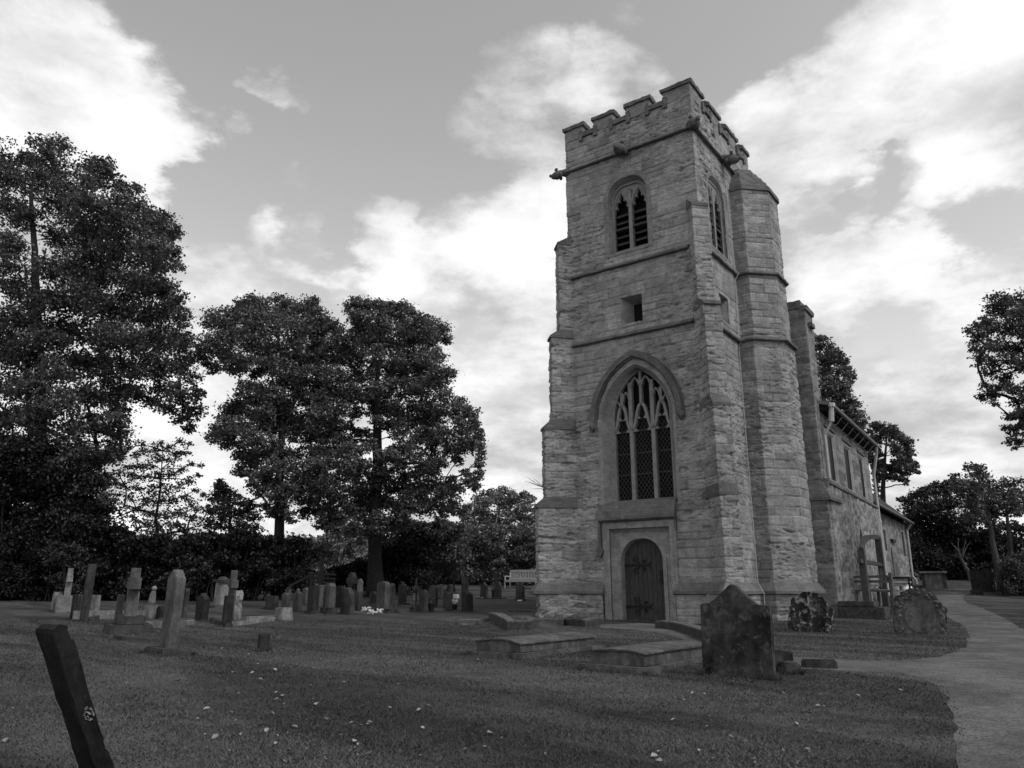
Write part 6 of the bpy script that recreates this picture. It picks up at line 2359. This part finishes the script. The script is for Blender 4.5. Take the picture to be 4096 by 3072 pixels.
# bare twigs beside the tower
tb_ = MB()
g0 = at(2085, 1935, 45)
for (x, y) in [(2100, 1925), (2120, 1930), (2135, 1915), (2150, 1935), (2160, 1945), (2128, 1955), (2110, 1910)]:
    limb(tb_, at(2190, 1960, 45), at(x, y, 45 + random.uniform(-.4, .4)), .03, .008, .06)
limb(tb_, np.array([at(2190, 1960, 45)[0], 45, gz(2, 45)]), at(2190, 1960, 45), .12, .03, 0)
tw_ = tb_.build('bare_tree', M_BARK, None, smooth=True)
tag(tw_, 'bare dead branches poking out from behind the tower', 'tree')

# trees behind the nave and chancel
N1 = ('530,720,42 590,740,42 640,790,42 700,830,42 600,850,60 680,900,60 760,900,40 720,990,60 800,1000,42 620,980,60 640,1080,60 750,1090,52 820,1030,32 700,1150,52 620,1160,42 780,1130,32 820,1200,42 760,1240,42 850,1270,42 880,1330,42 800,1330,42 920,1390,32 860,1390,32 '
      '500,800,60 520,950,60 520,1100,60 480,1000,70 700,1260,50 660,1350,60 750,1400,60 850,1460,50 560,1250,70')
tree('tall_tree', 'tall rounded tree rising behind the nave roof', 'tree', 'trees beyond the church', None, 56, [F8(620, 2700)[:2], F8(620, 1700)[:2], F8(600, 1200)[:2], F8(560, 800)[:2]], .35, clumps(N1, F8, 56, 1.6, 1.05, .8), L_MID, M_BARK, .20, 1.25, .7, 2, 18)
N2 = ('1080,740,50 1180,740,70 1300,780,78 1400,800,60 1480,900,78 1350,920,90 1200,880,90 1120,980,70 1600,980,66 1550,1080,88 1400,1060,88 1640,1160,55 1600,1260,68 1450,1260,70 1680,1330,55 1740,1430,36 1600,1380,68 1480,1420,58 1300,1380,78 1200,1330,70 1180,1200,50 1420,1520,58 '
      '1540,1540,50 1560,1610,30 1120,1560,40 1090,1100,50 1100,1420,40 1050,850,50 1040,1250,60 1000,1000,70 1130,1640,40 1180,1450,60 1150,1550,55 1250,1480,60 1130,1720,50 1160,1830,50 1080,1900,50')
tree('tall_tree', 'dense round-crowned tree showing past the end of the nave gutter', 'tree', 'trees beyond the church', None, 52, [F6(1230, 3300)[:2], F6(1230, 2200)[:2], F6(1230, 1500)[:2], F6(1280, 900)[:2]], .30, clumps(N2, F6, 52, 1.4, 1.05, .8), L_DARK, M_BARK, .19, 1.3, .7, 2, 19)
# near branches entering from the right edge
RE = ('2000,400,60 2080,420,50 2180,400,70 1960,470,55 2060,500,70 2160,520,80 1900,560,48 1820,620,45 1760,650,30 1850,680,48 1950,620,70 2060,640,70 2170,650,70 1830,740,40 1810,800,40 1920,780,60 2030,780,70 2150,800,70 1860,860,50 1840,920,30 1970,900,60 2100,900,60 2180,950,50 1950,990,50 2060,1020,60 '
      '1900,1100,40 1880,1180,40 1950,1160,50 2040,1110,50 2120,1130,50 1970,1230,30 2160,1220,50 2100,1340,40 2180,1320,50 2060,1430,30 2130,1460,50 2190,1420,40 2120,1540,40 2180,1560,32 2130,1600,24 2260,500,90 2280,700,90 2280,900,90 2280,1100,90 2270,1300,80 2260,1500,70 2380,600,110 2400,900,110 2380,1200,110')
tree('large_tree', 'leafy boughs of a near tree reaching in at the right edge', 'tree', None, None, 22, [F8(2620, 2800)[:2], F8(2620, 2000)[:2], F8(2600, 1200)[:2], F8(2500, 600)[:2]], .3, clumps(RE, F8, 22, 1.3), L_DARK, M_BARK, .08, 1.1, .8, 3, 20, start=.2, spread=1.3)
# dark thicket and airy trees at the right
RT = ('300,480,50 400,430,60 500,400,70 600,370,60 700,380,70 560,500,110 700,500,110 420,560,100 400,700,110 560,700,130 720,700,110 480,850,110 640,850,110 400,950,80 500,1050,100 600,1050,100 740,1050,80 250,470,25 350,430,30 470,370,30 580,330,35 820,800,110 820,950,110 820,1100,90 900,700,90 680,1180,70 520,1180,70 800,1200,60 '
      '330,620,60 340,800,60 380,1080,60')
shrub('dark_thicket', 'dense dark thicket beyond the chancel and chest tomb', 'thicket', None, FR, RT + ' ' + rows(820, 1450, [(820, 850), (1000, 760), (1200, 700), (1450, 720)], 1230, 85, FR), 49, 1.5, L_BLACK, .17, 1.4, 21, 12)
AT = ('760,260,35 820,330,42 900,160,40 940,220,42 960,300,50 900,380,60 1000,420,60 1100,440,60 1150,360,48 1220,320,48 1300,340,48 1240,420,60 1350,420,50 1200,500,60 1320,520,50 960,540,50 1060,560,50 1150,620,50 1250,600,42 840,440,50 780,380,40 880,520,45 1020,150,20 1060,230,30 700,300,30 1380,300,40 '
      '1420,480,60 1000,640,40 1100,700,40 860,620,45')
tree('airy_tree', 'thin-leaved tree with a slender trunk leaning left beside the right-hand graves', 'tree', None, None, 34, [FR(1212, 1465)[:2], FR(1165, 1150)[:2], FR(1110, 850)[:2], FR(1080, 650)[:2], FR(1040, 420)[:2], FR(960, 230)[:2]], .17, clumps(AT, FR, 34, 1.1, 1.25, .9), L_DARK, M_BARKG, .12, .70, .85, 3, 22, sub=.5, start=.45)
tree('bare_tree', 'dim tree with two dark stems behind the leaning trunk at the right', 'tree', None, None, 40, [FR(1290, 1150)[:2], FR(1270, 800)[:2], FR(1250, 600)[:2], FR(1270, 400)[:2]], .15, clumps('1290,470,50 1350,600,50 1400,560,60 1240,540,40 1330,700,40', FR, 40, .6), L_DARK, M_BARK, .12, .8, .9, 3, 23)
fk = MB()
for a, b_, r0_, r1_ in [((880, 1140), (790, 960), .10, .07), ((790, 960), (720, 880), .055, .02), ((800, 980), (790, 850), .05, .02), ((830, 1010), (900, 880), .05, .015), ((830, 1000), (860, 850), .04, .015)]:
    limb(fk, at(*FR(*a)[:2], 44), at(*FR(*b_)[:2], 44), r0_, r1_, .02)
limb(fk, np.array([at(*FR(880, 1140)[:2], 44)[0], 44, gz(at(*FR(880, 1140)[:2], 44)[0], 44) - .2]), at(*FR(880, 1140)[:2], 44), .12, .10, 0)
tag(fk.build('bare_tree', M_BARKG, None, smooth=True), 'pale forked bare stem in front of the dark thicket', 'tree')
shrub('clipped_bush', 'big domed dark bush cut off by the right edge of the picture', 'bush', None, FR, '1260,1090,60 1330,1060,70 1420,1040,80 1250,1180,70 1340,1160,90 1430,1150,100 1240,1280,70 1330,1270,90 1430,1270,100 1510,1050,100 1520,1200,110', 33, .7, L_DARK, .10, 1.6, 24, 5)
# distant wooded skyline closing the view all round
sk = []
for k in range(150):
    a = -1.35 + 2.7 * k / 149
    rr = 105 + 25 * random.random()
    x_, y_ = rr * math.sin(a), rr * math.cos(a)
    z_ = gz(x_, y_)
    for q in range(3):
        sk.append((np.array([x_ + random.uniform(-3, 3), y_ + random.uniform(-3, 3), z_ + random.uniform(.5, 4.2)]), random.uniform(2.0, 3.4)))
rt = empty('woodland', (0, 0, 0))
tag(rt, 'far-off belt of woodland round the churchyard', 'woodland', kind='stuff')
leaf_mesh('foliage', sk, L_MID, rt, .75, 1.4, seed=40)

# longer grass left by the mower round the stones, kerbs and tomb edges
gx_, gy_ = [], []
for o in list(COL.objects):
    if o.parent is None and o.get('category') in ('gravestone', 'grave marker', 'cross', 'monument', 'tomb', 'stone', 'stone block', 'steps', 'planter', 'grave tablet'):
        kids = [o] + list(o.children)
        bb = [o.matrix_basis @ (Vector(c) if k is o else k.matrix_basis @ Vector(c)) for k in kids if k.type == 'MESH' for c in k.bound_box]
        if not bb:
            continue
        bb = [p for p in bb if p.z < o.location.z + .25] or bb
        n_ = 900 if o.location.y < 14 else 260
        # convex outline of the foot
        pts_ = [(p.x, p.y) for p in bb]
        cx_, cy_ = sum(p[0] for p in pts_) / len(pts_), sum(p[1] for p in pts_) / len(pts_)
        pts_.sort(key=lambda p: math.atan2(p[1] - cy_, p[0] - cx_))
        for k in range(n_):
            i = random.randrange(len(pts_))
            a, b_ = pts_[i], pts_[(i + 1) % len(pts_)]
            t = random.random()
            q = 1 + random.uniform(.0, .16)
            gx_.append(cx_ + (a[0] + (b_[0] - a[0]) * t - cx_) * q)
            gy_.append(cy_ + (a[1] + (b_[1] - a[1]) * t - cy_) * q)
xx, yy = np.array(gx_), np.array(gy_)
ok = ~in_path(xx, yy)
xx, yy = xx[ok], yy[ok]
n = len(xx)
zz = ground(xx, yy)
hgt = rng.uniform(.02, .085, n) * (.4 + vn(xx * 4, yy * 4, seed=19))
wd = rng.uniform(.004, .007, n)
an = rng.random(n) * 2 * np.pi
le = rng.uniform(.1, .8, n)
la = rng.random(n) * 2 * np.pi
V = np.zeros((n, 3, 3))
V[:, 0] = np.stack([xx - np.cos(an) * wd, yy - np.sin(an) * wd, zz - .004], 1)
V[:, 1] = np.stack([xx + np.cos(an) * wd, yy + np.sin(an) * wd, zz - .004], 1)
V[:, 2] = np.stack([xx + np.cos(la) * hgt * le, yy + np.sin(la) * hgt * le, zz + hgt], 1)
tg = np_mesh('long_grass', V.reshape(-1, 3), np.arange(n * 3).reshape(-1, 3), gm)
tag(tg, 'longer grass tufts round the feet of stones and tombs', 'grass', kind='stuff')
